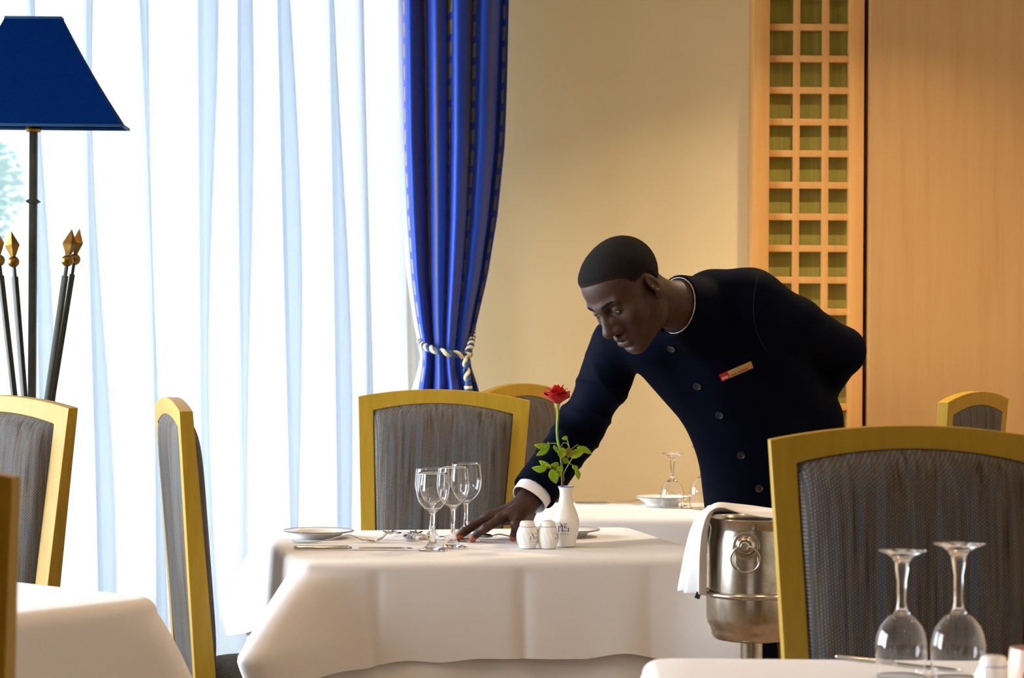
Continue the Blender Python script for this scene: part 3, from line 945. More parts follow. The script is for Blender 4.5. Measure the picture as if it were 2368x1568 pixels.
# --- right foreground table
oR = Vector((.20, 2.52)); AR = math.radians(-1.0)
RW, RD = .95, .80
table('dining_table', 'dining table at lower right under a white cloth with upturned glasses', oR, AR, RW, RD)
cloth('tablecloth', 'white tablecloth at lower right under the upturned glasses', oR, AR, RW, RD, .25, (.08, .08, .08, .08), TZ, 9, .006, (), 'white tablecloths', 0, .2, .03, .02)
# --- rear table
oB = Vector((.115, 6.0)); AB = math.radians(2.0)
BW, BD = .66, .47
table('dining_table', 'rear dining table by the cream wall behind the waiter', oB, AB, BW, BD)
cloth('tablecloth', 'white tablecloth on the rear table behind the waiter', oB, AB, BW, BD, .235, (.08, .08, .08, .08), TZ, 10, .008, (), 'white tablecloths', 0, .2, .02, .02)

# ================================================================== TABLEWARE
def wine_glass_profile(H, rb, rr, rf, hb, ts=.0042):
    """closed thin-walled profile from foot centre round to bowl inside. hb = bowl height."""
    zb = H - hb
    out_ = [(0, 0.0), (rf * .6, 0.0), (rf - .001, .0004), (rf, .0014), (rf - .0012, .0026), (rf * .66, .0058), (rf * .42, .0112), (rf * .29, .0185), (ts * 1.45, .029), (ts, .046), (ts, zb - .012), (ts + .0012, zb - .005)]
    pts = [(ts + .0012, zb - .005), (.010, zb + .001), (rb * .55, zb + hb * .10), (rb * .86, zb + hb * .27), (rb, zb + hb * .50), (rb * .975, zb + hb * .70), (rr + (rb - rr) * .35, zb + hb * .88), (rr, H)]
    sp_ = spline(pts, 30)
    out_ += [tuple(p) for p in sp_[1:]]
    tw = .0011
    inn = [(max(0, p[0] - tw), p[1]) for p in sp_[::-1]]
    inn = [(r_, max(z_, zb + .0035)) for r_, z_ in inn if z_ > zb + .004]
    res = out_ + [(rr - tw * .5, H + .0005)] + inn + [(0, zb + .0032)]
    return res
def glass(label, x, y, z, H, rb, rr, rf, hb, flip=False, name='wine_glass', group='stemmed glasses', ts=.0046):
    prof = wine_glass_profile(H, rb, rr, rf, hb, ts)
    g = thing(name, label, 'wine glass', (x, y, z), 0, group)
    o = lathe('glass_body', prof, M['glass'], g, 56, (0, 0, 0), 80)
    if flip:
        o.rotation_euler = (PI, 0, 0); o.location = (0, 0, H + .0006)
    return g
CZ = TZ + .0008     # resting height on the cloth
def on_table(px, py, D=None):
    """point of the cloth plane seen at that spot of the place (x, y)."""
    a = P(px, py, 1.0); k = (EYE - CZ) / (EYE - a.z)
    return a.x * k, k
for lab, px, py, H, rb, rr, rf, hb in (
        ('small wine glass standing nearest us in the cluster on the middle table', 1000, 1273, .172, .0365, .0325, .033, .086),
        ('medium wine glass in the middle of the cluster beside the waiter\'s fingers', 1047, 1267, .181, .0365, .033, .033, .090),
        ('tall wine glass at right of the cluster held at its foot by the waiter', 1077, 1251, .180, .0365, .0325, .033, .089),
        ('wide wine glass at the back left of the cluster, behind the small glass', 999, 1247, .166, .0410, .038, .033, .083)):
    x, y = on_table(px, py); glass(lab, x, y, CZ, H, rb, rr, rf, hb)
for lab, px, py, H, rb, rr, rf, hb in (
        ('upturned wine glass at left of the pair on the lower right cloth', 2084, 1566, .178, .0365, .034, .0345, .092),
        ('upturned wine glass at right of the pair on the lower right cloth', 2215, 1572, .190, .0385, .036, .0372, .096)):
    x, y = on_table(px, py); glass(lab, x, y, CZ, H, rb, rr, rf, hb, True, ts=.0062)
for lab, px, py, H, rb, rr, rf, hb in (
        ('upturned wine glass standing clear on the rear table', 1554, 1174, .153, .0335, .032, .030, .078),
        ('upturned wine glass on the rear table half hidden by the waiter', 1624, 1176, .173, .037, .035, .030, .09)):
    x, y = on_table(px, py); glass(lab, x, y, CZ, H, rb, rr, rf, hb, True)

def plate(label, x, y, z, R, h=.0165, group='side plates'):
    g = thing('plate', label, 'plate', (x, y, z), 0, group)
    prof = [(0, .002), (R * .50, .002), (R * .52, 0.0), (R * .58, 0.0), (R * .60, .003), (R * .70, .010), (R * .97, h - .002), (R, h), (R * .985, h + .0012), (R * .70, .0135), (R * .60, .0065), (0, .0055)]
    lathe('dish', prof, M['plate'], g, 64, (0, 0, 0), 60)
    lathe('rim_band', [(R * .9955, h - .0010), (R * 1.004, h), (R * .988, h + .0018), (R * .980, h + .0006)], M['grey_band'], g, 64)
    return g
for lab, px, py, R in (('white side plate at left end of the middle table above the fork', 737, 1243, .083),
                       ('white side plate on the middle table behind the bud vase', 1306, 1240, .084),):
    x, y = on_table(px, py); plate(lab, x, y, CZ, R)
plate('white plate on the rear table behind the upturned glass', P(1532, 1140, 6.385).x, 6.385, CZ, .078, .024)

# cutlery: local x along the piece (handle end at 0), z up
def ribbon_piece(stations, mat_, name, parent):
    """stations: (x, half-width, z, thickness)"""
    V, Fs = [], []
    st = spline(stations, 60)
    for x, hw_, z, t in st:
        hw_ = max(hw_, .0004); t = max(t, .0006)
        for a in range(10):
            an = 2 * PI * a / 10
            V.append((x, hw_ * math.cos(an), z + t / 2 * math.sin(an) * (1 - .25 * abs(math.cos(an)))))
    n = 10
    for i in range(len(st) - 1):
        for k in range(n):
            Fs.append((i * n + k, (i + 1) * n + k, (i + 1) * n + (k + 1) % n, i * n + (k + 1) % n))
    Fs += [tuple(range(n)), tuple(reversed(range((len(st) - 1) * n, len(st) * n)))]
    return mesh_obj(name, V, Fs, mat_, parent, True, 60)
def fork(label, x, y, yaw, L=.20, arch_=.014, z=CZ, group='forks'):
    g = thing('fork', label, 'fork', (x, y, z), yaw, group); s = L / .20
    ribbon_piece([(0, .005, .004, .002), (.012, .0085, .0022, .0022), (.04, .0078, .0016, .0024), (.075, .0045, .006, .003), (.105, .0032, arch_, .003), (.118, .003, arch_ + .001, .003), (.132, .0052, arch_ - .004, .0022), (.143, .0112, arch_ - .009, .0018), (.155, .0118, .004, .0018)], M['steel'], 'handle', g)
    parts = []
    for k in range(4):
        yy = (k - 1.5) * .0066
        parts.append(tube_data(spline([(.152, yy, .0046), (.165, yy, .0026), (.18, yy, .006), (.192, yy * .98, .0165), (.2, yy * .97, .0235)], 12), [.0015] * 10 + [.0011, .0006], 6))
    v, f = merge(parts); mesh_obj('tines', v, f, M['steel'], g)
    for ch in g.children: ch.scale = (s, s, s)
    return g
def knife(label, x, y, yaw, L=.25, z=CZ, group='knives'):
    g = thing('knife', label, 'knife', (x, y, z), yaw, group); s = L / .25
    ribbon_piece([(0, .004, .0052, .005), (.006, .006, .005, .0085), (.06, .0064, .005, .009), (.105, .0066, .0052, .0095), (.112, .0062, .0052, .0095), (.116, .0045, .0045, .006), (.122, .004, .0042, .005)], M['steel'], 'handle', g)
    V = []
    xs = np.linspace(.119, .25, 24)
    for xx in xs:
        f = (xx - .119) / .131
        top = .0075 - (.009 * max(0, f - .8) / .2); bot = -.0095 + .0035 * max(0, .12 - f) / .12 + .0085 * max(0, (f - .82) / .18) ** 2
        V += [(xx, bot, .0028), (xx, bot, .0034), (xx, top, .0048), (xx, top, .0022)]
    Fs = []
    for i in range(23):
        for k in range(4):
            Fs.append((i * 4 + k, (i + 1) * 4 + k, (i + 1) * 4 + (k + 1) % 4, i * 4 + (k + 1) % 4))
    Fs += [(0, 1, 2, 3), tuple(reversed(range(92, 96)))]
    mesh_obj('blade', V, Fs, M['steel'], g, True, 25)
    for ch in g.children: ch.scale = (s, s, s)
    return g
def spoon(label, x, y, yaw, L=.17, z=CZ, group='spoons'):
    g = thing('spoon', label, 'spoon', (x, y, z), yaw, group); s = L / .17
    ribbon_piece([(0, .005, .004, .002), (.012, .0078, .0024, .0022), (.04, .006, .0016, .0024), (.075, .0034, .007, .003), (.10, .0026, .0115, .003), (.113, .0028, .010, .003), (.122, .004, .0075, .0022)], M['steel'], 'handle', g)
    V, Fs = [], []; nu, nv = 20, 9
    for sd, off in ((1, 0), (-1, -.0012)):
        for i in range(nu):
            a = PI * i / (nu - 1); xx = .118 + .026 * (1 - math.cos(a)); ww = .0172 * math.sin(a) ** .8 * (1 - .12 * math.cos(a))
            for j in range(nv):
                t_ = j / (nv - 1) * 2 - 1
                rim = .0085 + .004 * math.sin(a) - .0015 * math.cos(a)
                V.append((xx, ww * t_, rim - .0085 * (1 - t_ * t_) * math.sin(a) ** 1.2 + off))
        b = 0 if sd == 1 else nu * nv
        for i in range(nu - 1):
            for j in range(nv - 1):
                q_ = (b + i * nv + j, b + (i + 1) * nv + j, b + (i + 1) * nv + j + 1, b + i * nv + j + 1); Fs.append(q_ if sd == 1 else q_[::-1])
    mesh_obj('bowl', V, Fs, M['steel'], g)
    for ch in g.children: ch.scale = (s, s, s)
    return g
x, y = on_table(676, 1255); fork('steel fork lying tines up in front of the left side plate', x, y, math.radians(7), .222)
x, y = on_table(680, 1271); knife('steel table knife lying nearest us in front of the fork', x, y, math.radians(2.5), .262)
x, y = on_table(930, 1245)
spoon('steel spoon with bowl towards us in the cutlery crossed behind the small glass', x - .012, y + .10, math.radians(-96), .165)
spoon('second steel spoon lying right of the crossed cutlery with its bowl towards us', x + .020, y + .105, math.radians(-84), .165)
fork('steel fork pointing at us at the end of the table knife', x + .006, y + .065, math.radians(-83), .17)
for nm_ in ('spoon', 'spoon.001'):
    o_ = bpy.data.objects[nm_]; o_.rotation_euler = (0, math.radians(-3), o_.rotation_euler[2]); o_.location.z += .002
x, y = on_table(944, 1239); knife('steel knife lying slantwise behind the crossed spoons', x - .02, y + .05, math.radians(-42), .15)
x, y = on_table(1002, 1243); spoon('steel spoon lying between the stems of the wine glasses', x, y + .03, math.radians(-16), .09)
x, y = on_table(1196, 1250); spoon('dark reflecting spoon lying under the waiter\'s hand', x + .06, y + .015, math.radians(180 - 8), .17)
x, y = on_table(1935, 1524); knife('blurred steel knife lying left of the upturned glasses at lower right', x, y, math.radians(-38), .20)
x, y = on_table(1330, 1166); knife('steel knife at the left edge of the rear table', x, y, math.radians(1.5), .20)
x, y = on_table(1424, 1160); fork('steel fork on the rear table beside the upturned glass', x, y, math.radians(-3), .17)
x, y = on_table(1606, 1180); spoon('small steel spoon on the rear table by the waiter\'s coat', x, y, math.radians(4), .12)

# blue script emblem built as flat strokes wrapped on the glaze
def emblem_strokes():
    S_ = []
    def st(pts, w0, w1=None, n=16): S_.append((spline(pts, n) if len(pts) > 2 else np.array([np.array(pts[0]) * (1 - t) + np.array(pts[1]) * t for t in np.linspace(0, 1, 6)]), w0, w1 if w1 is not None else w0))
    # R
    st([(.05, .0), (.05, 1.0)], .075); st([(-.06, .0), (.16, .0)], .03); st([(-.22, .88), (-.16, 1.0), (.05, 1.0), (.28, 1.0), (.38, .78), (.27, .55), (.05, .52)], .035, .035, 24)
    st([(.36, .86), (.38, .76), (.34, .64)], .08); st([(.2, .52), (.42, .14), (.62, .0)], .075); st([(-.22, .88), (-.25, .8), (-.19, .78)], .035)
    # C, interlaced with G
    st([(.86, .86), (.72, .95), (.54, .82), (.48, .5), (.56, .18), (.74, .06), (.92, .18)], .045, .045, 28); st([(.50, .7), (.48, .5), (.51, .3)], .085)
    st([(1.22, .84), (1.06, .96), (.86, .84), (.78, .5), (.86, .16), (1.04, .05), (1.22, .14)], .045, .045, 28); st([(.80, .7), (.78, .5), (.81, .3)], .085)
    st([(1.22, .96), (1.22, .72)], .03); st([(1.22, .0), (1.22, .42)], .07); st([(1.06, .42), (1.32, .42)], .03)
    st([(.95, .60), (.88, .5), (.96, .40), (1.02, .46)], .04)
    for k in range(5):
        x_ = .0 + k * .27; st([(x_ - .05, -.32), (x_ + .05, -.32)], .05); st([(x_, -.37), (x_, -.27)], .05)
    return [(p_, a_ * .62, b_ * .62) for p_, a_, b_ in S_]
def emblem(name, parent, prof, a0, zc_, width, lift=.0003):
    pr = sorted([(z, r_) for r_, z in prof]); zs = [p[0] for p in pr]; rs = [p[1] for p in pr]
    s = width / 1.55
    V, Fs = [], []
    for pts, w0, w1 in emblem_strokes():
        T = np.gradient(pts, axis=0); T /= np.linalg.norm(T, axis=1)[:, None] + 1e-9
        b = len(V)
        for (x_, y_), (tx, ty) in zip(pts, T):
            for sg in (-1, 1):
                u_ = x_ - ty * w0 * sg - .55; v_ = y_ + tx * w0 * sg - .35
                z = zc_ + v_ * s; r_ = float(np.interp(z, zs, rs)) + lift
                a = a0 + u_ * s / r_
                V.append((r_ * math.sin(a), -r_ * math.cos(a), z))
        for i in range(len(pts) - 1): Fs.append((b + 2 * i, b + 2 * i + 1, b + 2 * i + 3, b + 2 * i + 2))
    return mesh_obj(name, V, Fs, M['blue_glaze'], parent, False)

def swirl_lathe(name, prof, mat_, parent, ribs, z0, z1, amp, twist, n=96):
    prof = spline(prof, 40)
    vs, fs = lathe_data([tuple(p) for p in prof], n)
    out_ = []
    for x, y, z in vs:
        r_ = math.hypot(x, y)
        if r_ > 1e-5 and z0 < z < z1:
            a = math.atan2(y, x); e = math.sin(PI * (z - z0) / (z1 - z0)) ** .7
            k = 1 + amp * e * math.sin(ribs * a + twist * (z - z0)) / r_
            x *= k; y *= k
        out_.append((x, y, z))
    bm = bmesh.new(); bv_ = [bm.verts.new(v) for v in out_]
    for f in fs:
        try: bm.faces.new([bv_[i] for i in f])
        except ValueError: pass
    return bm_obj(name, bm, mat_, parent, True, 60)
def shaker(label, x, y, em_deg, z=CZ):
    g = thing('salt_shaker', label, 'shaker', (x, y, z), 0, 'porcelain shakers')
    prof = [(.0, .0015), (.015, .0008), (.0178, .001), (.0195, .006), (.0232, .016), (.0246, .025), (.0238, .034), (.0208, .044), (.0185, .049), (.0178, .0515), (.0172, .056), (.0150, .0605), (.010, .0622), (0, .0626)]
    swirl_lathe('body', prof, M['porcelain'], g, 14, .008, .046, .00045, 260)
    lathe('blue_line', [(.01875, .0484), (.01905, .0489), (.01880, .0494), (.0184, .0494)], M['blue_glaze'], g, 48)
    bm = bmesh.new()
    for k in range(5):
        a = 2 * PI * k / 5
        bmesh.ops.create_circle(bm, cap_ends=True, segments=8, radius=.0009, matrix=Matrix.Translation((.005 * math.cos(a), .005 * math.sin(a), .0628)))
    bm_obj('pour_holes', bm, M['tag_black'], g)
    emblem('emblem', g, prof, math.radians(em_deg), .0265, .023)
    return g
x, y = on_table(1219.5, 1268); shaker('white porcelain salt shaker nearest the waiter\'s thumb, blue emblem at its right', x, y, 34)
x, y = on_table(1267, 1268); shaker('white porcelain shaker standing between the salt shaker and the vase', x, y, 62)
x, y = on_table(2297, 1626); g = shaker('blurred cream shaker right of the upturned glasses at lower right', x, y, 150)
# vase
x, y = on_table(1307.5, 1264); VX, VY = x, y
vase = thing('bud_vase', 'white porcelain bud vase with blue emblem holding a red rose', 'vase', (x, y, CZ), 0)
vprof = [(0, .002), (.018, .001), (.0222, .0012), (.0232, .006), (.0245, .016), (.0285, .032), (.0312, .048), (.0305, .060), (.0260, .076), (.0195, .092), (.0150, .106), (.0137, .117), (.0142, .126), (.0165, .133), (.0186, .1365)]
inn = [(.0178, .1362), (.0150, .130), (.0118, .117), (.013, .104), (.02, .085), (.024, .06), (.02, .02), (0, .012)]
swirl_lathe('body', vprof + inn, M['porcelain'], vase, 18, .014, .07, .00035, 200)
lathe('rim_band', [(.0184, .1352), (.0190, .1362), (.0187, .1372), (.0178, .1371)], M['blue_glaze'], vase, 48)
emblem('emblem', vase, vprof, math.radians(-13), .043, .030)
# second, pinkish vase or pot at the frame's edge, lower right
x, y = on_table(2370, 1640)
pv = thing('bud_vase', 'blurred pinkish porcelain pot cut by the right edge on the lower right table', 'vase', (x + .012, y, CZ), 0)
lathe('body', [(0, .001), (.022, .001), (.030, .012), (.0335, .035), (.033, .06), (.031, .078), (.029, .0785), (.0305, .058), (.031, .035), (.027, .013), (0, .005)], M['pinkish'], pv, 48)
box('emblem', (-.018, -.0285, .045), (.006, .0015, .010), M['badge_red'], pv)

# ================================================================== ROSE
rose = thing('rose', 'single red rose on a long leafy stem standing in the vase', 'flower', (VX, VY, CZ + .02))
RO = Vector((VX, VY, CZ + .02))
def rp(px, py, dy=0.0): return P(px, py, VY + dy) - RO
low = spline([Vector((.002, 0, 0)), Vector((-.003, 0, .06)), rp(1301, 1128), rp(1299, 1075), rp(1295, 1040)], 24)
tube('lower_stem', low, np.linspace(.0026, .0030, 24), M['stem_brown'], rose, 10)
up_ = spline([rp(1295, 1040), rp(1290, 1020), rp(1288, 990), rp(1290, 962), rp(1290, 940)], 24)
tube('upper_stem', up_, np.linspace(.0030, .0027, 24), M['stem'], rose, 10)
bc_ = rp(1289, 934)
rr_ = np.random.default_rng(2)
def petal(layer, az, tilt, W_, H_, curl, cup, base_r, base_z):
    nu, nv = 15, 13; V = []
    j1, j2 = rr_.uniform(0, 6.28), rr_.uniform(.7, 1.2)
    for i in range(nu):
        s_ = i / (nu - 1) * 2 - 1
        for j in range(nv):
            v_ = j / (nv - 1)
            wv = W_ * (math.sin(PI * min(1, (.12 + .80 * v_)) * .62) ** 1.1) * (1 - .30 * max(0, v_ - .75) / .25)
            x_ = s_ * wv
            z_ = H_ * (v_ - .42 * abs(s_) ** 2.4 * v_ * v_) + .0016 * math.sin(3 * s_ * j2 + j1) * v_
            y_ = cup * (s_ * s_) * -1 * wv * (1 - .3 * v_) + curl * max(0, v_ - .55) ** 2 * 3 * H_ + .0012 * math.sin(5 * s_ + j1) * v_ * v_
            V.append((x_, y_, z_))
    R = Matrix.Rotation(az, 4, 'Z') @ Matrix.Translation((0, base_r, base_z)) @ Matrix.Rotation(-tilt, 4, 'X')
    T0 = Matrix.Translation(bc_)
    o = mesh_obj('petal', [T0 @ R @ Vector(p) for p in V], grid_faces(nu, nv), M['petal'], rose)
    solidify(o, .0005); return o
for lay, (n, tilt, W_, H_, curl, cup, br_, bz) in enumerate(((2, .02, .0110, .037, .0, .9, .001, .006), (3, .15, .0165, .0395, .10, .72, .003, .004), (4, .36, .0220, .040, .24, .55, .004, .002), (4, .62, .0265, .0385, .24, .45, .005, .001), (5, .93, .0265, .0365, .06, .38, .005, .0))):
    for k in range(n):
        petal(lay, 2 * PI * k / n + lay * .7 + rr_.uniform(-.15, .15), tilt + rr_.uniform(-.07, .07), W_ * rr_.uniform(.92, 1.08), H_ * rr_.uniform(.93, 1.07), curl, cup, br_, bz)
lathe('calyx', [(0, -.012), (.003, -.011), (.0052, -.006), (.0065, .0), (.006, .004), (0, .005)], M['sepal'], rose, 16, bc_)
def leaf(px, py, L, W_, ang, pitch, yaw, dy, mname='leaf', fold=.25, droop=.3):
    """ang: direction in the picture plane (degrees, 0 = right, 90 = up) ; pitch leans the blade towards us."""
    nu, nv = 17, 9; V = []
    for i in range(nu):
        t_ = i / (nu - 1)
        w_ = W_ * (math.sin(PI * t_ ** .85) ** .8) * (1 + .06 * math.sin(t_ * 40)) * (1 - .15 * t_)
        for j in range(nv):
            s_ = j / (nv - 1) * 2 - 1
            V.append((L * (t_ - .5), w_ * s_, fold * abs(s_) * w_ - droop * L * (t_ - .3) ** 2 * (1 if t_ > .3 else .2) + .0008 * math.sin(t_ * 9 + s_ * 3)))
    R = Matrix.Rotation(-math.radians(ang), 4, 'Y') @ Matrix.Rotation(math.radians(pitch), 4, 'X') @ Matrix.Rotation(math.radians(yaw), 4, 'Z')
    T0 = Matrix.Translation(rp(px, py, dy))
    o = mesh_obj('leaf', [T0 @ R @ Vector(p) for p in V], grid_faces(nu, nv), M[mname], rose)
    solidify(o, .0004); return o
for a in ((1251, 1031, .030, .0095, 185, 55, 0, -.01), (1254, 1045, .032, .0080, 222, 70, 0, -.004), (1266, 1036, .028, .0055, 262, 60, 0, .006),
          (1306, 1013, .014, .0060, 205, 70, 0, .0), (1300, 1048, .026, .0125, 265, 78, 0, -.016), (1315, 1047, .026, .0085, 270, 75, 0, -.014, 'leaf_dry'),
          (1334, 1049, .036, .0115, 20, 72, 0, -.008), (1352, 1041, .038, .0090, -18, 60, 0, .010), (1308, 1066, .018, .0080, -10, 72, 0, .004),
          (1247, 1084, .034, .0100, 182, 66, 0, -.01), (1258, 1072, .026, .0080, 160, 60, 0, .008), (1283, 1075, .020, .0085, 200, 60, 0, .0), (1270, 1078, .014, .006, 150, 60, 0, .004),
          (1281, 1102, .035, .0125, -68, 78, 0, -.014), (1294, 1085, .018, .0085, 215, 70, 0, -.012), (1331, 1083, .020, .0065, -40, 65, 0, .0), (1336, 1097, .026, .0070, -72, 68, 0, -.006),
          (1285, 1038, .018, .005, -60, 70, 0, -.004), (1294, 1098, .012, .005, 240, 70, 0, .004)):
    leaf(*a)
def twig(pts, r0=.0011, mname='stem'):
    tube('leaf_stalk', spline(pts, 16), np.linspace(r0, r0 * .75, 16), M[mname], rose, 7)
twig([rp(1291, 1027), rp(1280, 1025), rp(1268, 1026), rp(1260, 1030, -.005)]); twig([rp(1296, 1036), rp(1302, 1025), rp(1312, 1026), rp(1318, 1042, -.01)])
twig([rp(1316, 1040, -.008), rp(1315, 1028, -.004), rp(1311, 1014)]); twig([rp(1299, 1085), rp(1286, 1084), rp(1272, 1083), rp(1262, 1082, -.006)], .0012, 'stem_brown')
twig([rp(1304, 1112), rp(1304, 1095), rp(1316, 1072), rp(1330, 1050, -.006)], .0014); twig([rp(1318, 1042, -.01), rp(1326, 1035), rp(1336, 1029), rp(1346, 1034, .006)], .0010)
twig([rp(1316, 1072, -.002), rp(1322, 1074), rp(1328, 1078)], .001)

# ================================================================== WINE COOLER
BD_ = 4.5
bx = P(1739, 1300, BD_).x
zy2 = lambda y_: P(1739, y_, BD_).z
stand = thing('cooler_stand', 'silver pedestal stand holding the wine bucket right of the middle table', 'stand', (bx, BD_, 0))
zr, z1, z2, z3 = zy2(1372), zy2(1429), zy2(1455), zy2(1479)
lathe('cup', [(0, z3), (.060, z3), (.074, z3 + .003), (.0795, z3 + .010), (.081, z2 - .002), (.083, z2 + .006), (.0885, z1 - .008), (.0905, z1 + .004), (.0912, zr - .004), (.0955, zr - .004), (.0985, zr - .001), (.0985, zr + .003), (.0955, zr + .006), (.0925, zr + .005), (.0900, zr), (.0885, z1), (.080, z2), (.078, z3 + .014), (0, z3 + .012)], M['silver'], stand, 80, (0, 0, 0), 50)
lathe('pedestal', [(.0222, z3 - .001), (.0222, .10), (.028, .07), (.06, .035), (.12, .018), (.135, .008), (.135, 0), (0, 0)], M['silver'], stand, 48)
bucket = thing('wine_bucket', 'silver wine bucket with ring handle and white napkin over its rim', 'bucket', (bx, BD_, z3 + .013))
o0 = z3 + .013
zt0 = zy2(1198) - o0
lathe('bucket_body', [(0, 0), (.070, 0), (.074, .003), (.0765, .012), (.0855, z1 - o0 + .02), (.0862, zr - o0), (.0866, zt0 - .045), (.0835, zt0 - .024), (.0835, zt0 - .018), (.0885, zt0 - .003), (.0895, zt0), (.0885, zt0 + .002), (.0865, zt0), (.081, zt0 - .018), (.083, zt0 - .045), (.082, .05), (.07, .02), (0, .006)], M['silver'], bucket, 96, (0, 0, 0), 40)
def ring_handle(adeg):
    a = math.radians(adeg); zc_ = zy2(1254) - o0
    n = Vector((math.sin(a), -math.cos(a), 0)); R = n.to_track_quat('Z', 'Y').to_matrix().to_4x4()
    base = Matrix.Translation(n * .0855 + Vector((0, 0, zc_))) @ R
    vs, fs = lathe_data([(0.0, 0), (.0275, 0), (.0275, .002), (.024, .004), (.020, .003), (.0175, .006), (.0165, .010), (.0135, .012), (.0100, .011), (.0095, .017), (.0075, .019), (.0045, .018), (0, .0175)], 36)
    h = mesh_obj('handle_boss', [base @ Vector(v) for v in vs], fs, M['silver'], bucket, True, 45)
    c0 = n * .0985 + Vector((0, 0, zc_ - .0255))
    side = Vector((n.y, -n.x, 0))
    pth = [c0 + n * (-.004 + .004 * math.cos(t_)) + side * (.0285 * math.sin(t_)) + Vector((0, 0, .0265 * math.cos(t_))) for t_ in np.linspace(0, 2 * PI, 49)]
    v, f = tube_data(pth, .0021, 8, False); mesh_obj('ring', v, f, M['silver'], h)
ring_handle(-14); ring_handle(166)
a = math.radians(-3); box('rim_notch', (.0858 * math.sin(a), -.0858 * math.cos(a), zt0 - .011), (.013, .004, .016), M['silver'], bucket, .0015, Matrix.Rotation(a, 3, 'Z'))
# napkin thrown over the bucket, hanging on its left side
zrim = o0 + zt0 + .003
nu, nv = 56, 26
upath = spline([(.115, .004), (.08, .010), (.03, .010), (-.03, .014), (-.070, .019), (-.094, .008), (-.107, -.022), (-.114, -.065), (-.119, -.110), (-.124, -.156)], nu)
V = []
for i in range(nu):
    for j in range(nv):
        v_ = j / (nv - 1) * 2 - 1
        f = i / (nu - 1); hang = max(0.0, (f - .52) / .48)
        x, z = upath[i]
        wd_ = .072 * (1 - .10 * math.sin(PI * min(1, f * 1.8))) - .022 * hang
        yy = v_ * wd_ + .004 * math.sin(9 * f)
        fold = math.sin(v_ * 7.5 + 1.2 * f) * (.0035 + .0155 * hang ** .7)
        x2 = x + fold * (1 if hang > 0 else .1) + .012 * hang * v_ * -1
        z2_ = z + (.0035 * math.sin(5 * v_ + 14 * f) + .004 * math.cos(3 * v_ - 6 * f)) * (1 - hang) - .004 * (v_ * v_) * (1 - hang)
        V.append((bx + x2, BD_ + yy, zrim + .003 + max(z2_, .0006 if hang == 0 else -9)))
nap = mesh_obj('napkin', V, grid_faces(nu, nv), M['linen'])
solidify(nap, .003, 1); sm = nap.modifiers.new('sub', 'SUBSURF'); sm.levels = 1; sm.render_levels = 1
tag(nap, 'white cloth napkin folded over the left rim of the wine bucket', 'napkin')
tg = box('care_tag', P(1614, 1377, BD_ - .035), (.010, .003, .013), M['tag_black'], nap, 0, Matrix.Rotation(.35, 3, 'Y'))

# ================================================================== PERSON (distance-field modelling, one continuous skin)
A3 = lambda v: np.array([float(v[0]), float(v[1]), float(v[2])])
class Prim:
    """kind: cone(a,b,r1,r2) | ell(c,R,r);  op '+' smooth union, '-' smooth subtraction"""
    def __init__(s, kind, k=.01, op='+', **d):
        s.kind, s.k, s.op = kind, k, op
        s.__dict__.update(d)
        if kind == 'cone':
            s.c = (s.a + s.b) / 2; s.R_ = np.linalg.norm(s.b - s.a) / 2 + max(s.r1, s.r2)
        else:
            s.R_ = float(np.max(s.r))
    def ev(s, p):
        if s.kind == 'cone':
            ab = s.b - s.a; L2 = ab.dot(ab) + 1e-12
            t = np.clip(((p - s.a) @ ab) / L2, 0, 1)
            q = p - s.a - t[..., None] * ab
            return np.sqrt((q * q).sum(-1)) - (s.r1 + (s.r2 - s.r1) * t)
        q = (p - s.c) @ s.M          # to local axes (columns of M are the axes)
        k0 = np.sqrt(((q / s.r) ** 2).sum(-1)); k1 = np.sqrt(((q / (s.r ** 2)) ** 2).sum(-1))
        return np.where(k1 > 1e-9, k0 * (k0 - 1) / np.maximum(k1, 1e-9), -np.min(s.r))
I3 = np.eye(3)
def cone(a, b, r1, r2=None, k=.01, op='+'): return Prim('cone', k, op, a=A3(a), b=A3(b), r1=r1, r2=r1 if r2 is None else r2)
def ell(c, r, Mx=I3, k=.01, op='+'): return Prim('ell', k, op, c=A3(c), r=np.array(r, float), M=np.array(Mx, float))

def field(prims, p, extra=None):
    d = np.full(p.shape[:-1], 1e3)
    for q in prims:
        e = q.ev(p); k = q.k
        if q.op == '+':
            h = np.clip(.5 + .5 * (d - e) / k, 0, 1); d = d + (e - d) * h - k * h * (1 - h)
        else:
            h = np.clip(.5 - .5 * (d + e) / k, 0, 1); d = d + (-e - d) * h + k * h * (1 - h)
    return extra(p, d) if extra is not None else d

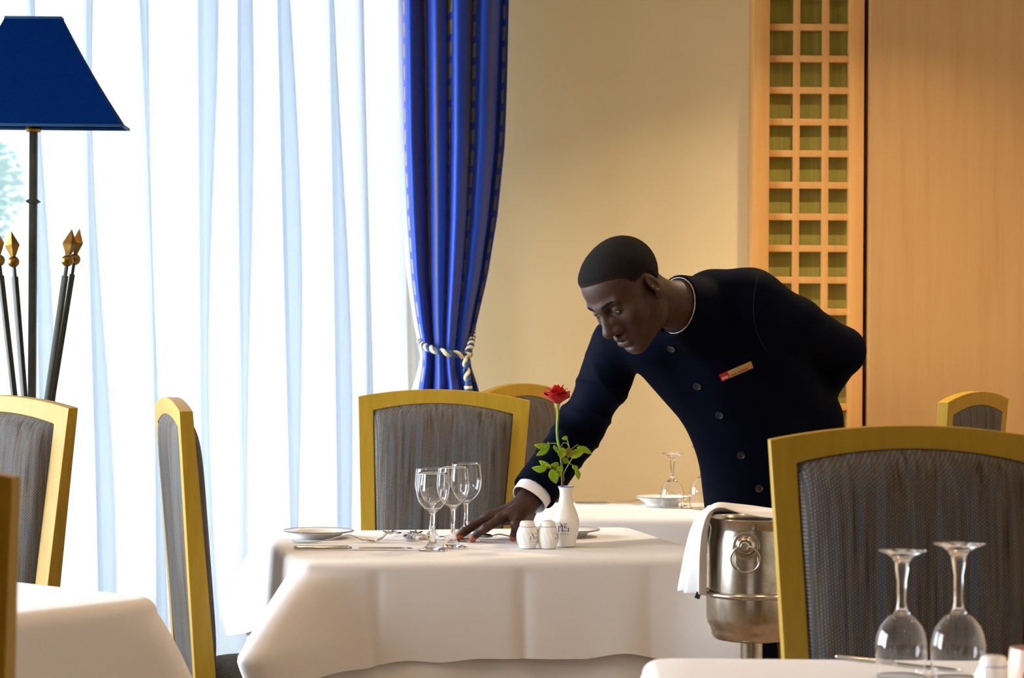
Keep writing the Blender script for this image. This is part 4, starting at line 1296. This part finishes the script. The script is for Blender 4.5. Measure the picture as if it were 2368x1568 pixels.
def extract(prims, h, extra=None, pad=.03, B=16):
    """block-sparse surface nets of the field; returns verts, quads."""
    pos = [q for q in prims if q.op == '+']
    lo = np.min([q.c - q.R_ for q in pos], 0) - pad; hi = np.max([q.c + q.R_ for q in pos], 0) + pad
    nb = np.ceil((hi - lo) / (h * B)).astype(int)
    bi = np.stack(np.meshgrid(*[np.arange(n) for n in nb], indexing='ij'), -1).reshape(-1, 3)
    cen = lo + (bi + .5) * h * B
    rad = h * B * .5 * 1.75
    D = np.stack([q.ev(cen) for q in prims], 1)
    isp = np.array([q.op == '+' for q in prims]); ks = np.array([q.k for q in prims])
    dmin = D[:, isp].min(1)
    act = (dmin < rad + .02 + .03)
    # inside-deep blocks are dropped unless a subtraction is near
    sub_near = (D[:, ~isp].min(1) < rad + .03) if (~isp).any() else np.zeros(len(cen), bool)
    act &= (dmin > -rad * 1.6) | sub_near
    dims = nb * B + 4
    Vl, Kl, Ql = [], [], []
    ar = np.arange(B + 1)
    base = np.stack(np.meshgrid(ar, ar, ar, indexing='ij'), -1).astype(float)
    key = lambda ijk: ((ijk[..., 0] + 2) * dims[1] + ijk[..., 1] + 2) * dims[2] + ijk[..., 2] + 2
    for b_, c_, Dr in zip(bi[act], cen[act], D[act]):
        dm = Dr[isp].min()
        keep = [q for q, dd, ip in zip(prims, Dr, isp) if (dd < max(dm, -rad) + 2 * rad + 2 * q.k + .012 if ip else dd < rad + 2 * q.k + .01)]
        o = lo + b_ * h * B
        p = o + base * h
        d = field(keep, p, extra)
        s = d < 0
        if s.all() or not s.any(): continue
        g0 = b_ * B
        acc = np.zeros((B, B, B, 3)); cnt = np.zeros((B, B, B))
        for ax in range(3):
            d0 = np.moveaxis(d, ax, 0)[:-1]; d1 = np.moveaxis(d, ax, 0)[1:]
            cr_ = (d0 < 0) != (d1 < 0)
            t = np.where(cr_, d0 / np.where(cr_, d0 - d1, 1), 0)
            for da in (0, 1):
                for db in (0, 1):
                    sl = (slice(None), slice(da, B + da), slice(db, B + db))
                    c2, t2 = cr_[sl], t[sl]
                    co = np.zeros(c2.shape + (3,))
                    oth = [a for a in range(3) if a != ax]
                    co[..., ax] = t2; co[..., oth[0]] = da; co[..., oth[1]] = db
                    co = co * c2[..., None]
                    acc += np.moveaxis(co, [0, 1, 2], [ax, oth[0], oth[1]])
                    cnt += np.moveaxis(c2.astype(float), [0, 1, 2], [ax, oth[0], oth[1]])
        m_ = cnt > 0
        ijk = np.argwhere(m_)
        Vl.append(o + (ijk + acc[m_] / cnt[m_][:, None]) * h); Kl.append(key(ijk + g0))
        for ax in range(3):
            oth = [(ax + 1) % 3, (ax + 2) % 3]
            sl0 = [slice(0, B)] * 3; sl1 = [slice(0, B)] * 3; sl1[ax] = slice(1, B + 1)
            a_, b2 = s[tuple(sl0)], s[tuple(sl1)]
            e = np.argwhere(a_ != b2)
            if len(e) == 0: continue
            flip = a_[tuple(e.T)]
            e = e + g0
            u = np.zeros(3, int); u[oth[0]] = 1; v = np.zeros(3, int); v[oth[1]] = 1
            q4 = np.stack([key(e), key(e - u), key(e - u - v), key(e - v)], 1)
            q4[~flip] = q4[~flip][:, ::-1]
            Ql.append(q4)
    V = np.concatenate(Vl); K = np.concatenate(Kl); Q = np.concatenate(Ql)
    K, ix = np.unique(K, return_index=True); V = V[ix]
    pos_ = np.searchsorted(K, Q); pos_ = np.minimum(pos_, len(K) - 1)
    ok = (K[pos_] == Q).all(1)
    return V, pos_[ok]

def np_mesh(name, V, Q, mat_, parent, attr=None):
    me = bpy.data.meshes.new(name)
    me.vertices.add(len(V)); me.vertices.foreach_set('co', V.astype(np.float32).ravel())
    me.loops.add(len(Q) * 4); me.loops.foreach_set('vertex_index', Q.astype(np.int32).ravel())
    me.polygons.add(len(Q)); me.polygons.foreach_set('loop_start', np.arange(0, len(Q) * 4, 4, dtype=np.int32))
    me.update(calc_edges=True); me.validate()
    if attr is not None:
        for nm_, arr in attr.items():
            at = me.attributes.new(nm_, 'FLOAT', 'POINT'); at.data.foreach_set('value', arr.astype(np.float32))
    return fin(me, name, mat_, parent, True)

# ---- head frame (columns: right, forward, up), from the pose of the face
HR = np.array([[-.583, -.558, -.590], [.800, -.520, -.299], [-.140, -.647, .750]])
# orthonormalise
f_ = HR[:, 1] / np.linalg.norm(HR[:, 1]); u_ = HR[:, 2] - f_ * HR[:, 2].dot(f_); u_ /= np.linalg.norm(u_); r_x = np.cross(f_, u_)
HR = np.stack([r_x, f_, u_], 1)
HD = 5.06
HC = A3(P(1448.5, 668.5, HD))
hp = lambda x, y, z: HC + HR @ np.array([x, y, z])
def hell(c, r, k=.01, op='+', rot=None):
    Mx = HR if rot is None else HR @ np.array(rot.to_3x3())
    return ell(hp(*c), r, Mx, k, op)
def hcone(a, b, r1, r2=None, k=.01, op='+'): return cone(hp(*a), hp(*b), r1, r2, k, op)
def both(fn, c, *a, **kw): return [fn((c[0] * s_, c[1], c[2]), *a, **kw) for s_ in (-1, 1)]

head = [hell((0, -.011, .034), (.0735, .0885, .077), .01),
        hell((0, .028, .040), (.064, .062, .058), .03),
        hell((0, .030, -.025), (.0605, .060, .070), .03),
        hell((0, .030, -.075), (.046, .052, .040), .03)]
for s_ in (-1, 1):
    head += [hcone((s_ * .054, -.012, -.045), (s_ * .047, .008, -.078), .014, .016, .03),
             hcone((s_ * .047, .008, -.078), (s_ * .014, .066, -.104), .016, .018, .025),
             hell((s_ * .046, .055, -.026), (.021, .022, .018), .025),
             hcone((s_ * .010, .0895, .018), (s_ * .046, .0745, .0205), .0085, .007, .014)]
head += [hell((0, .070, -.104), (.019, .018, .016), .02),
         hell((0, .066, -.070), (.034, .030, .027), .02)]
for s_ in (-1, 1):
    head += [hell((s_ * .0325, .0905, .000), (.0195, .0120, .0115), .012, '-')]
head += both(hell, (.0135, .0900, -.026), (.010, .0125, .015), .014)
head += [hcone((0, .0885, .010), (0, .1115, -.034), .0075, .0120, .012),
         hell((0, .1125, -.037), (.0130, .0120, .0110), .008)]
for s_ in (-1, 1):
    head += [hell((s_ * .0155, .0985, -.0415), (.0105, .0115, .0095), .008),
             hell((s_ * .0088, .1035, -.0525), (.0050, .0065, .0045), .004, '-'),
             hell((s_ * .0325, .0745, .0), (.0148, .0145, .0142), .004)]
head += [hcone((-.017, .0915, -.0655), (0, .0985, -.0640), .0062, .0074, .006), hcone((.017, .0915, -.0655), (0, .0985, -.0640), .0062, .0074, .006),
         hcone((-.014, .0905, -.0815), (.014, .0905, -.0815), .0085, .0085, .006), hell((0, .0945, -.0815), (.018, .0075, .0075), .006),
         hcone((-.0235, .0855, -.0735), (0, .1035, -.0725), .0010, .0015, .004, '-'), hcone((.0235, .0855, -.0735), (0, .1035, -.0725), .0010, .0015, .004, '-'),
         hell((0, .094, -.094), (.016, .006, .005), .008, '-')]
for s_ in (-1, 1):   # lids parted in a downward look
    head += [hell((s_ * .0325, .0885, -.0040), (.0118, .0085, .0027), .002, '-')]
    er = Matrix.Rotation(math.radians(-14), 3, 'X') @ Matrix.Rotation(s_ * math.radians(-22), 3, 'Z')
    head += [hell((s_ * .0765, -.014, -.012), (.0062, .0185, .0315), .008, '+', er),
             hell((s_ * .0825, -.009, -.006), (.0060, .0105, .0190), .004, '-', er),
             hell((s_ * .0800, -.004, -.014), (.0035, .0045, .0065), .003, '+', er),
             hell((s_ * .0750, -.006, -.037), (.0048, .0075, .0085), .006, '+', er)]

# ---- skeleton points (real places worked out from the pose)
NB = A3(P(1598, 712, 5.17))
SHL, ELL, WRL = A3(P(1735, 697, 5.18)), A3(P(1945, 812, 5.38)), A3(P(1852, 958, 5.60))
SHR, ELR = A3(P(1430, 797, 5.30)), A3(P(1347, 983, 5.40))
WRR = A3(P(1214, 1168, 5.255))
neck = [hcone((0, -.030, -.050), (0, -.030, -.050), .055, .055, .03), cone(hp(0, -.030, -.060), NB, .055, .055, .02)]
PEL = A3(P(1775, 1120, 5.42))
torso = [cone(NB, A3(P(1650, 850, 5.28)), .055, .062, .04), cone(SHR, NB, .034, .044, .03), cone(SHL, NB, .036, .044, .03),
         cone(A3(P(1545, 805, 5.29)), A3(P(1690, 960, 5.37)), .048, .062, .04), cone(A3(P(1715, 740, 5.24)), A3(P(1825, 980, 5.45)), .050, .066, .04),
         cone(A3(P(1690, 960, 5.37)), PEL + A3((-.04, 0, 0)), .062, .075, .04), cone(A3(P(1825, 980, 5.45)), PEL + A3((.05, .02, 0)), .066, .08, .04)]
HPL, HPR = A3((.72, 5.47, .80)), A3((.570, 5.43, .80))
KNL, KNR = A3((.74, 5.44, .46)), A3((.560, 5.37, .46))
ANL, ANR = A3((.74, 5.50, .09)), A3((.550, 5.43, .09))
legs = []
for hp_, kn, an in ((HPL, KNL, ANL), (HPR, KNR, ANR)):
    legs += [cone(hp_, kn, .078, .052, .04), cone(kn, an, .048, .036, .03), cone(an, an + A3((-.10, -.10, -.05)), .036, .03, .02)]
arms = [cone(SHR, ELR, .048, .040, .02), cone(ELR, WRR, .040, .029, .02), cone(SHL, ELL, .048, .040, .02), cone(ELL, WRL, .040, .029, .02)]
# ---- right hand: flat on the cloth, fingers spread to the glass foot
TH = TZ + .0012
def fpt(px, py, D, zmin=None):
    v = A3(P(px, py, D))
    if zmin is not None: v[2] = max(v[2], zmin)
    return v
def tip_on(px, py, r_):      # a fingertip of radius r_ resting on the cloth
    a = P(px, py, 1.0); k = (EYE - (TH + r_)) / (EYE - a.z)
    return A3((a.x * k, k, TH + r_))
mcp = [fpt(1160, 1199, 5.190), fpt(1138, 1196, 5.222), fpt(1126, 1199, 5.255), fpt(1122, 1206, 5.288)]
pip = [fpt(1123, 1221, 5.165), fpt(1096, 1216, 5.215), fpt(1092, 1212, 5.268), fpt(1098, 1216, 5.305)]
tips = [tip_on(1093, 1246, .0078), tip_on(1060, 1244, .0078), tip_on(1061, 1236, .0074), tip_on(1080, 1233, .0066)]
rads = [(.0118, .0104, .0087), (.0118, .0104, .0087), (.0112, .0097, .0082), (.0098, .0084, .0071)]
hand, palmpts = [], []
for i in range(4):
    r0, r1, r2 = rads[i]
    dip = pip[i] * .42 + tips[i] * .58 + A3((0, 0, .0035))
    wr_off = A3((.006 - .004 * i, -.018 + .012 * i, 0))
    hand += [cone(WRR + wr_off, mcp[i], .0185, r0 + .0022, .014), cone(mcp[i], pip[i], r0, r1, .006), cone(pip[i], dip, r1, r2 + .0004, .004), cone(dip, tips[i], r2 + .0004, r2, .004)]
    palmpts.append((tips[i], dip))
hand += [ell((WRR + mcp[1] + mcp[2]) / 3 + A3((.004, 0, -.012)), (.040, .036, .015), I3, .018)]
th0 = WRR + A3((-.008, -.032, -.016)); th1 = fpt(1194, 1212, 5.165); th2 = tip_on(1187, 1243, .0098)
thm = th1 * .45 + th2 * .55 + A3((.003, -.004, .002))
hand += [cone(WRR + A3((-.004, -.012, -.01)), th1, .019, .0135, .014), cone(th1, thm, .0125, .0108, .006), cone(thm, th2, .0108, .0098, .004)]
palmpts.append((th2, thm))
# knuckle creases and tendons
for i in range(4):
    hand += [ell(mcp[i] + A3((0, 0, .005)), (.009, .009, .008), I3, .008)]
# left hand, relaxed behind the back
bdir = (WRL - ELL) / np.linalg.norm(WRL - ELL); bs = np.cross(bdir, A3((0, 1, 0))); bs /= np.linalg.norm(bs); bn = np.cross(bs, bdir)
for i in range(4):
    m0 = WRL + bdir * .085 + bs * (.030 - .02 * i); m1 = m0 + bdir * (.040 - .003 * abs(i - 1)) + bn * .012; m2 = m1 + bdir * .028 + bn * .022
    hand += [cone(WRL, m0, .018, .0125, .014), cone(m0, m1, .010, .009, .006), cone(m1, m2, .009, .0075, .004)]
hand += [cone(WRL + bs * .01, WRL + bdir * .045 + bs * .048 + bn * .012, .016, .012, .012), cone(WRL + bdir * .045 + bs * .048 + bn * .012, WRL + bdir * .075 + bs * .055 + bn * .025, .0115, .009, .005)]

body_prims = head + neck + torso + legs + arms + hand
V, Q = extract(body_prims, .0023)
palm = np.zeros(len(V))
for tp, dp in palmpts:
    d_ = np.linalg.norm(V - tp, axis=1); below = np.clip((tp[2] + .004 - V[:, 2]) / .004, 0, 1) 
    palm = np.maximum(palm, np.clip((.024 - d_) / .010, 0, 1) * np.where(d_ < .013, np.clip((tp[2] + .0085 - V[:, 2]) / .006, 0, 1), below))
person = thing('person', 'waiter in a dark navy high-collared jacket bending over the table to set a glass', 'person', (.62, 5.43, 0))
PO = A3((.62, 5.43, 0))
body = np_mesh('body', V - PO, Q, M['skin'], person, {'palm': palm})
# eyes
for s_ in (-1, 1):
    vs, fs = lathe_data([(0, -.0121)] + [(.0121 * math.sin(a), -.0121 * math.cos(a)) for a in np.linspace(.15, PI - .15, 14)] + [(0, .0121)], 20)
    look = HR @ A3((.0, .80, -.58)); look /= np.linalg.norm(look)
    Rl = Vector(look).to_track_quat('Z', 'Y').to_matrix()
    c0 = Vector(hp(s_ * .0325, .0752, 0) - PO)
    mesh_obj('eyeball', [c0 + Rl @ Vector(v) for v in vs], fs, M['eye_white'], person)
    vs2, fs2 = lathe_data([(0, .01235), (.003, .0122), (.0056, .01085), (.0056, .0095), (0, .0095)], 20)
    mesh_obj('iris', [c0 + Rl @ Vector(v) for v in vs2], fs2, M['iris'], person)
    # eyebrow: short low ridge of hair
    pts = [hp(s_ * x_, y_, z_) - PO for x_, y_, z_ in ((.012, .0975, .0190), (.024, .0948, .0232), (.036, .0890, .0248), (.049, .0800, .0225))]
    tube('eyebrow', spline(pts, 14), np.array([.0018, .0026, .0029, .0030, .0030, .0030, .0029, .0028, .0026, .0024, .0021, .0018, .0013, .0007]), M['brow'], person, 8)
# hair: close-cropped cap grown off the skull
hair_pr = [hell((0, -.011, .034), (.0735 + .0055, .0885 + .0055, .077 + .0070), .01), hell((0, .028, .040), (.064 + .0045, .062 + .004, .058 + .007), .03)]
hy = np.array([-.14, -.105, -.07, -.045, -.03, -.012, .010, .024, .030, .036, .050, .068, .090, .12])
hz = np.array([-.035, -.035, -.045, -.040, -.010, .012, .014, .016, .024, .036, .050, .060, .068, .070])
def hair_line(p):
    q = (p - HC) @ HR
    return q, q[..., 2] - np.interp(q[..., 1], hy, hz)
def hair_cut(p, d):
    # thickness grows from nothing at the hairline, so the edge breaks up against the skin
    q, e = hair_line(p)
    s_ = np.clip((e + .004) / .030, 0, 1); s_ = s_ * s_ * (3 - 2 * s_)
    fz = .0006 * np.sin(q[..., 0] * 1500) * np.sin(q[..., 1] * 1400) * np.sin(q[..., 2] * 1450) + .0005 * np.sin(q[..., 0] * 700 + 1) * np.sin(q[..., 2] * 800 + q[..., 1] * 500)
    return np.maximum(d + .0082 * (1 - s_) + fz, -.03 - e)
V, Q = extract(hair_pr, .0025, hair_cut)
_, e_ = hair_line(V)
np_mesh('hair', V - PO, Q, M['hair'], person, {'fade': np.clip((e_ + .002) / .022, 0, 1)})

# ---- jacket
jk = .035
sleeve_end = WRR + (ELR - WRR) / np.linalg.norm(ELR - WRR) * .040
def cp(px, py, D): return A3(P(px, py, D))
jac = [cone(NB + A3((.02, .01, -.015)), cp(1650, 697, 5.22), .064, .068, jk), cone(cp(1650, 700, 5.22), SHL + A3((0, 0, -.002)), .068, .068, jk),
       cone(NB + A3((-.01, .02, -.03)), SHR, .066, .062, jk),
       cone(cp(1530, 792, 5.28), cp(1690, 955, 5.37), .088, .100, jk), cone(cp(1690, 955, 5.37), cp(1738, 1130, 5.41), .100, .110, jk),
       cone(cp(1720, 722, 5.22), cp(1842, 980, 5.46), .088, .106, jk), cone(cp(1842, 980, 5.46), cp(1850, 1130, 5.49), .106, .122, jk),
       cone(cp(1620, 750, 5.23), cp(1755, 1000, 5.40), .092, .112, jk), cone(cp(1755, 1000, 5.40), cp(1795, 1140, 5.44), .112, .122, jk),
       cone(cp(1738, 1130, 5.41), cp(1748, 1240, 5.41), .110, .116, jk), cone(cp(1850, 1130, 5.49), cp(1850, 1240, 5.49), .122, .124, jk), cone(cp(1795, 1140, 5.44), cp(1798, 1250, 5.44), .122, .125, jk),
       # sleeves
       cone(SHR, cp(1402, 870, 5.34), .064, .062, .014), cone(cp(1402, 870, 5.34), ELR, .062, .057, .02), cone(ELR, sleeve_end, .0570, .0540, .02),
       cone(SHL, cp(1838, 753, 5.27), .0715, .065, .03), cone(cp(1838, 753, 5.27), ELL, .065, .0555, .02), cone(ELL, WRL + (ELL - WRL) * .12, .0555, .047, .02)]
# standing collar
cdirn = (hp(0, -.030, -.060) - NB); cdirn /= np.linalg.norm(cdirn)
c_in, c_out = NB + cdirn * .004, NB + cdirn * .046
collar_p = cone(NB - cdirn * .01, c_out + cdirn * .02, .0735, .0700, .012)
ax = (sleeve_end - ELR) / np.linalg.norm(sleeve_end - ELR)
neck_hole = cone(c_out - cdirn * .030, c_out + cdirn * .07, .0655, .064, .003)
jac += [cone(sleeve_end - ax * .05, sleeve_end + ax * .12, .0460, .0460, .003, '-')]
arm_ax = A3(sleeve_end - SHR); arm_ax /= np.linalg.norm(arm_ax)
upL = (ELL - SHL) / np.linalg.norm(ELL - SHL)
def jacket_cut(p, d):
    # cuff plane, hem plane and collar plane
    w_arm = np.exp(-np.maximum(0, field(jac_arm, p) ) / .02)
    t = (p - ELR) @ ax
    ta = (p - SHR) @ arm_ax
    side = p[..., 2] * 2.0 + p[..., 1] * 1.3 - p[..., 0]
    rg = lambda ph: (1 - np.abs(np.sin(ph))) ** 2.2
    wr = -.0085 * rg(ta * 24 + 2.6 * side + .5 * np.sin(side * 7)) - .0060 * rg(ta * 43 - 4.5 * side + 1.1) + .0045
    near = np.exp(-((ta - .16) / .14) ** 2)
    d = d + wr * near * w_arm
    # soft drag folds over the belly and the flank
    q = p - A3((.45, 5.3, 1.0))
    fd = .0022 * np.sin(34 * (q[..., 0] * .5 + q[..., 2]) + 3 * np.sin(7 * q[..., 0])) * np.exp(-((p[..., 2] - .93) / .12) ** 2)
    d = d + fd * (1 - np.clip(w_arm, 0, 1))
    d = np.maximum(d, np.where(near > -1, (p - sleeve_end) @ ax - .0, -1) - 1e3 * (np.linalg.norm(p - sleeve_end, axis=-1) > .12))
    d = np.maximum(d, .695 - p[..., 2] - .02 * np.sin(p[..., 0] * 6))
    dc = np.maximum(collar_p.ev(p), (p - c_out) @ cdirn)
    k = .010; hh = np.clip(.5 + .5 * (d - dc) / k, 0, 1); d = d + (dc - d) * hh - k * hh * (1 - hh)
    d = np.maximum(d, -neck_hole.ev(p))
    return d
jac_arm = jac[12:15]
V, Q = extract(jac, .0034, jacket_cut)
jacket = np_mesh('jacket', V - PO, Q, M['navy'], person)
smj = jacket.modifiers.new('smooth', 'SMOOTH'); smj.factor = .5; smj.iterations = 1
jbvh = BVHTree.FromPolygons([Vector(v) for v in V], [tuple(int(i) for i in q_) for q_ in Q])
def on_jacket(px, py):
    d = (P(px, py, 1.0) - Vector((0, 0, EYE))).normalized()
    hit, n, _, _ = jbvh.ray_cast(Vector((0, 0, EYE)), d)
    return hit, n
POv = Vector(PO)
for px, py in ((1553, 806), (1613, 893), (1664, 960), (1714, 1053), (1755, 1130)):
    hit, n = on_jacket(px, py)
    if hit is None: continue
    R = n.to_track_quat('Z', 'Y').to_matrix().to_4x4(); T0 = Matrix.Translation(hit - POv - n * .0005) @ R
    vs, fs = lathe_data([(0, 0), (.0092, 0), (.0098, .0015), (.0094, .0032), (.0080, .0036), (.0066, .0024), (0, .0022)], 28)
    mesh_obj('button', [T0 @ Vector(v) for v in vs], fs, M['button'], jacket, True, 40)
    bm = bmesh.new()
    for a in range(4):
        vs_ = bmesh.ops.create_circle(bm, cap_ends=True, segments=8, radius=.0009)['verts']
        for v in vs_: v.co = T0 @ (v.co + Vector((.0022 * math.cos(a * PI / 2 + .78), .0022 * math.sin(a * PI / 2 + .78), .0025)))
    bm_obj('button_holes', bm, M['tag_black'], jacket)
# sleeve seam round the left shoulder
sp_ = []
for px, py in spline([(1754, 630), (1746, 668), (1742, 710), (1746, 750), (1757, 785), (1772, 812)], 26):
    hit, n = on_jacket(px, py)
    if hit is not None: sp_.append(tuple(hit - POv + n * .0002))
tube('sleeve_seam', sp_, .0011, M['seam'], jacket, 6)
# name badge: red square with white letters, brushed gold field with a line of small lettering
p0, n0 = on_jacket(1667, 872); p1, n1 = on_jacket(1736, 842); pm, nm = on_jacket(1702, 858)
ex = (p1 - p0).normalized(); nn = (nm + n0 + n1).normalized(); nn = (nn - ex * nn.dot(ex)).normalized(); ey = nn.cross(ex)
if ey.z < 0: ey = -ey; 
LB = (p1 - p0).length * 1.06; ctr = (p0 + p1) / 2 + nn * .0045
TB = Matrix(((ex.x, ey.x, nn.x, ctr.x - PO[0]), (ex.y, ey.y, nn.y, ctr.y - PO[1]), (ex.z, ey.z, nn.z, ctr.z - PO[2]), (0, 0, 0, 1)))
HB = .0185; rw = .0205
def bbox_(name, x0, x1, y0, y1, z0, z1, m_, par, bev=.0006):
    bm = bmesh.new(); vs = add_box(bm, ((x0 + x1) / 2, (y0 + y1) / 2, (z0 + z1) / 2), (x1 - x0, y1 - y0, z1 - z0), None, bev)
    for v in bm.verts: v.co = TB @ v.co
    return bm_obj(name, bm, m_, par)
badge = bbox_('name_badge', -LB / 2 + rw - .0003, LB / 2, -HB / 2, HB / 2, -.002, .001, M['badge_gold'], person)
bbox_('red_field', -LB / 2, -LB / 2 + rw, -HB / 2, HB / 2, -.002, .0011, M['badge_red'], badge)
def strokes(name, sts, par, m_, s, ox, oy, z):
    V, Fs = [], []
    for pts, w_ in sts:
        pts = spline(pts, 12) if len(pts) > 2 else np.array(pts, float)
        T = np.gradient(pts, axis=0); T /= np.linalg.norm(T, axis=1)[:, None] + 1e-9; b = len(V)
        for (x_, y_), (tx, ty) in zip(pts, T):
            for sg in (-1, 1): V.append(TB @ Vector((ox + (x_ - ty * w_ * sg) * s, oy + (y_ + tx * w_ * sg) * s, z)))
        for i in range(len(pts) - 1): Fs.append((b + 2 * i, b + 2 * i + 1, b + 2 * i + 3, b + 2 * i + 2))
    return mesh_obj(name, V, Fs, m_, par, False)
riu = [([(0, 0), (0, 1)], .11), ([(-.14, 0), (.14, 0)], .05), ([(0, 1), (.42, .95), (.45, .65), (.3, .5), (0, .48)], .08), ([(.25, .5), (.5, .1), (.66, 0)], .09),
       ([(.98, 0), (.98, 1)], .11), ([(.84, 0), (1.12, 0)], .05), ([(.84, 1), (1.12, 1)], .05),
       ([(1.42, 1), (1.42, .3), (1.55, .04), (1.78, .04), (1.9, .25)], .10), ([(1.95, 1), (1.95, 0)], .10), ([(1.28, 1), (1.56, 1)], .05), ([(1.81, 1), (2.05, 1)], .05)]
strokes('lettering', riu, badge, M['badge_text'], .0064, -LB / 2 + .0042, -HB / 2 + .0036, .0016)
tx = []; rr2 = np.random.default_rng(4); x_ = 0.0
while x_ < 8.6:
    w_ = rr2.uniform(.18, .34)
    if not (2.6 < x_ < 3.0): tx.append(([(x_, 0), (x_ + w_ * .2, rr2.uniform(.5, .9)), (x_ + w_ * .6, rr2.uniform(.2, .5)), (x_ + w_, .05)], .07))
    x_ += w_ + .14
strokes('small_lettering', tx, badge, M['badge_ink'], .0049, -LB / 2 + rw + .004, -HB / 2 + .0032, .0014)
# shirt collar edge above the jacket collar, and cuff at the right wrist
def ring(cn, axd, r1, r2, L, t, n=56, wob=0.0):
    axd = axd / np.linalg.norm(axd); a1 = np.cross(axd, A3((0, 0, 1))); a1 /= np.linalg.norm(a1); a2 = np.cross(axd, a1)
    prof = [(r1, 0), (r2, L), (r2 - t, L), (r1 - t, 0)]
    V, Fs = [], []
    for k in range(n):
        a = 2 * PI * k / n
        for r_, l_ in prof:
            V.append(cn + axd * (l_ + wob * math.sin(2 * a)) + (math.cos(a) * a1 + math.sin(a) * a2) * r_)
    for k in range(n):
        for j in range(4):
            Fs.append((k * 4 + j, ((k + 1) % n) * 4 + j, ((k + 1) % n) * 4 + (j + 1) % 4, k * 4 + (j + 1) % 4))
    return V, Fs
v, f = ring(c_out - cdirn * .022, cdirn, .0652, .0648, .0224, .0010)
mesh_obj('shirt_collar', [q_ - PO for q_ in v], f, M['shirt'], person, True, 40)
v, f = ring(sleeve_end - ax * .030, ax, .0455, .0440, .053, .0022, 64, .002)
mesh_obj('shirt_cuff', [q_ - PO for q_ in v], f, M['shirt'], person, True, 40)
# trousers and shoes (mostly behind the tables)
tr = []
for hp_, kn, an in ((HPL, KNL, ANL), (HPR, KNR, ANR)):
    tr += [cone(hp_ + A3((0, 0, -.02)), kn, .088, .070, .04), cone(kn, an + A3((0, .0, -.015)), .073, .062, .03)]
tr += [cone(HPL + A3((-.02, 0, -.03)), HPR + A3((.03, 0, -.03)), .092, .090, .04)]
V, Q = extract(tr, .006, lambda p, d: np.maximum(np.maximum(d, p[..., 2] - .79), .035 - p[..., 2]))
np_mesh('trousers', V - PO, Q, M['navy'], person)
for an in (ANL, ANR):
    d_ = A3((-.75, -.66, 0)); z0 = A3((0, 0, 1)); yx = np.cross(z0, d_); Mx = np.stack([d_ / np.linalg.norm(d_), yx / np.linalg.norm(yx), z0], 1)
    c0 = A3((an[0], an[1], 0)) + d_ * .06
    sp_ = [ell(c0 + A3((0, 0, .036)), (.145, .046, .040), Mx, .02), ell(c0 - d_ * .07 + A3((0, 0, .055)), (.06, .042, .055), Mx, .03), ell(c0 + A3((0, 0, .008)), (.148, .049, .014), Mx, .006)]
    V, Q = extract(sp_, .005, lambda p, d: np.maximum(d, -p[..., 2]))
    np_mesh('shoe', V - PO, Q, M['shoe'], person)

# ================================================================== OUTSIDE: a tree beyond the terrace
tree = thing('tree', 'green tree outside the window, faint through the sheer curtain at far left', 'tree', (-3.62, 13.2, -.12))
tube('trunk', spline([(0, 0, 0), (.05, .02, .7), (-.03, .05, 1.4), (.02, 0, 2.3)], 16), np.linspace(.09, .03, 16), M['bark'], tree, 12)
rt = np.random.default_rng(11); V, Fs = [], []
for k in range(3000):
    d_ = rt.normal(0, 1, 3); d_ /= np.linalg.norm(d_); c_ = np.array([0, 0, 2.2]) + d_ * np.array([.74, .7, .52]) * rt.uniform(.3, 1) ** .5
    n_ = rt.normal(0, 1, 3); n_ /= np.linalg.norm(n_)
    a1 = np.cross(n_, [0, 0, 1]); a1 /= np.linalg.norm(a1) + 1e-6; a2 = np.cross(n_, a1); s_ = rt.uniform(.03, .055); b = len(V)
    V += [c_ - a1 * s_, c_ + a2 * s_ * .45, c_ + a1 * s_, c_ - a2 * s_ * .45]; Fs.append((b, b + 1, b + 2, b + 3))
mesh_obj('foliage', V, Fs, M['tree'], tree, False)
bpy.context.view_layer.update()
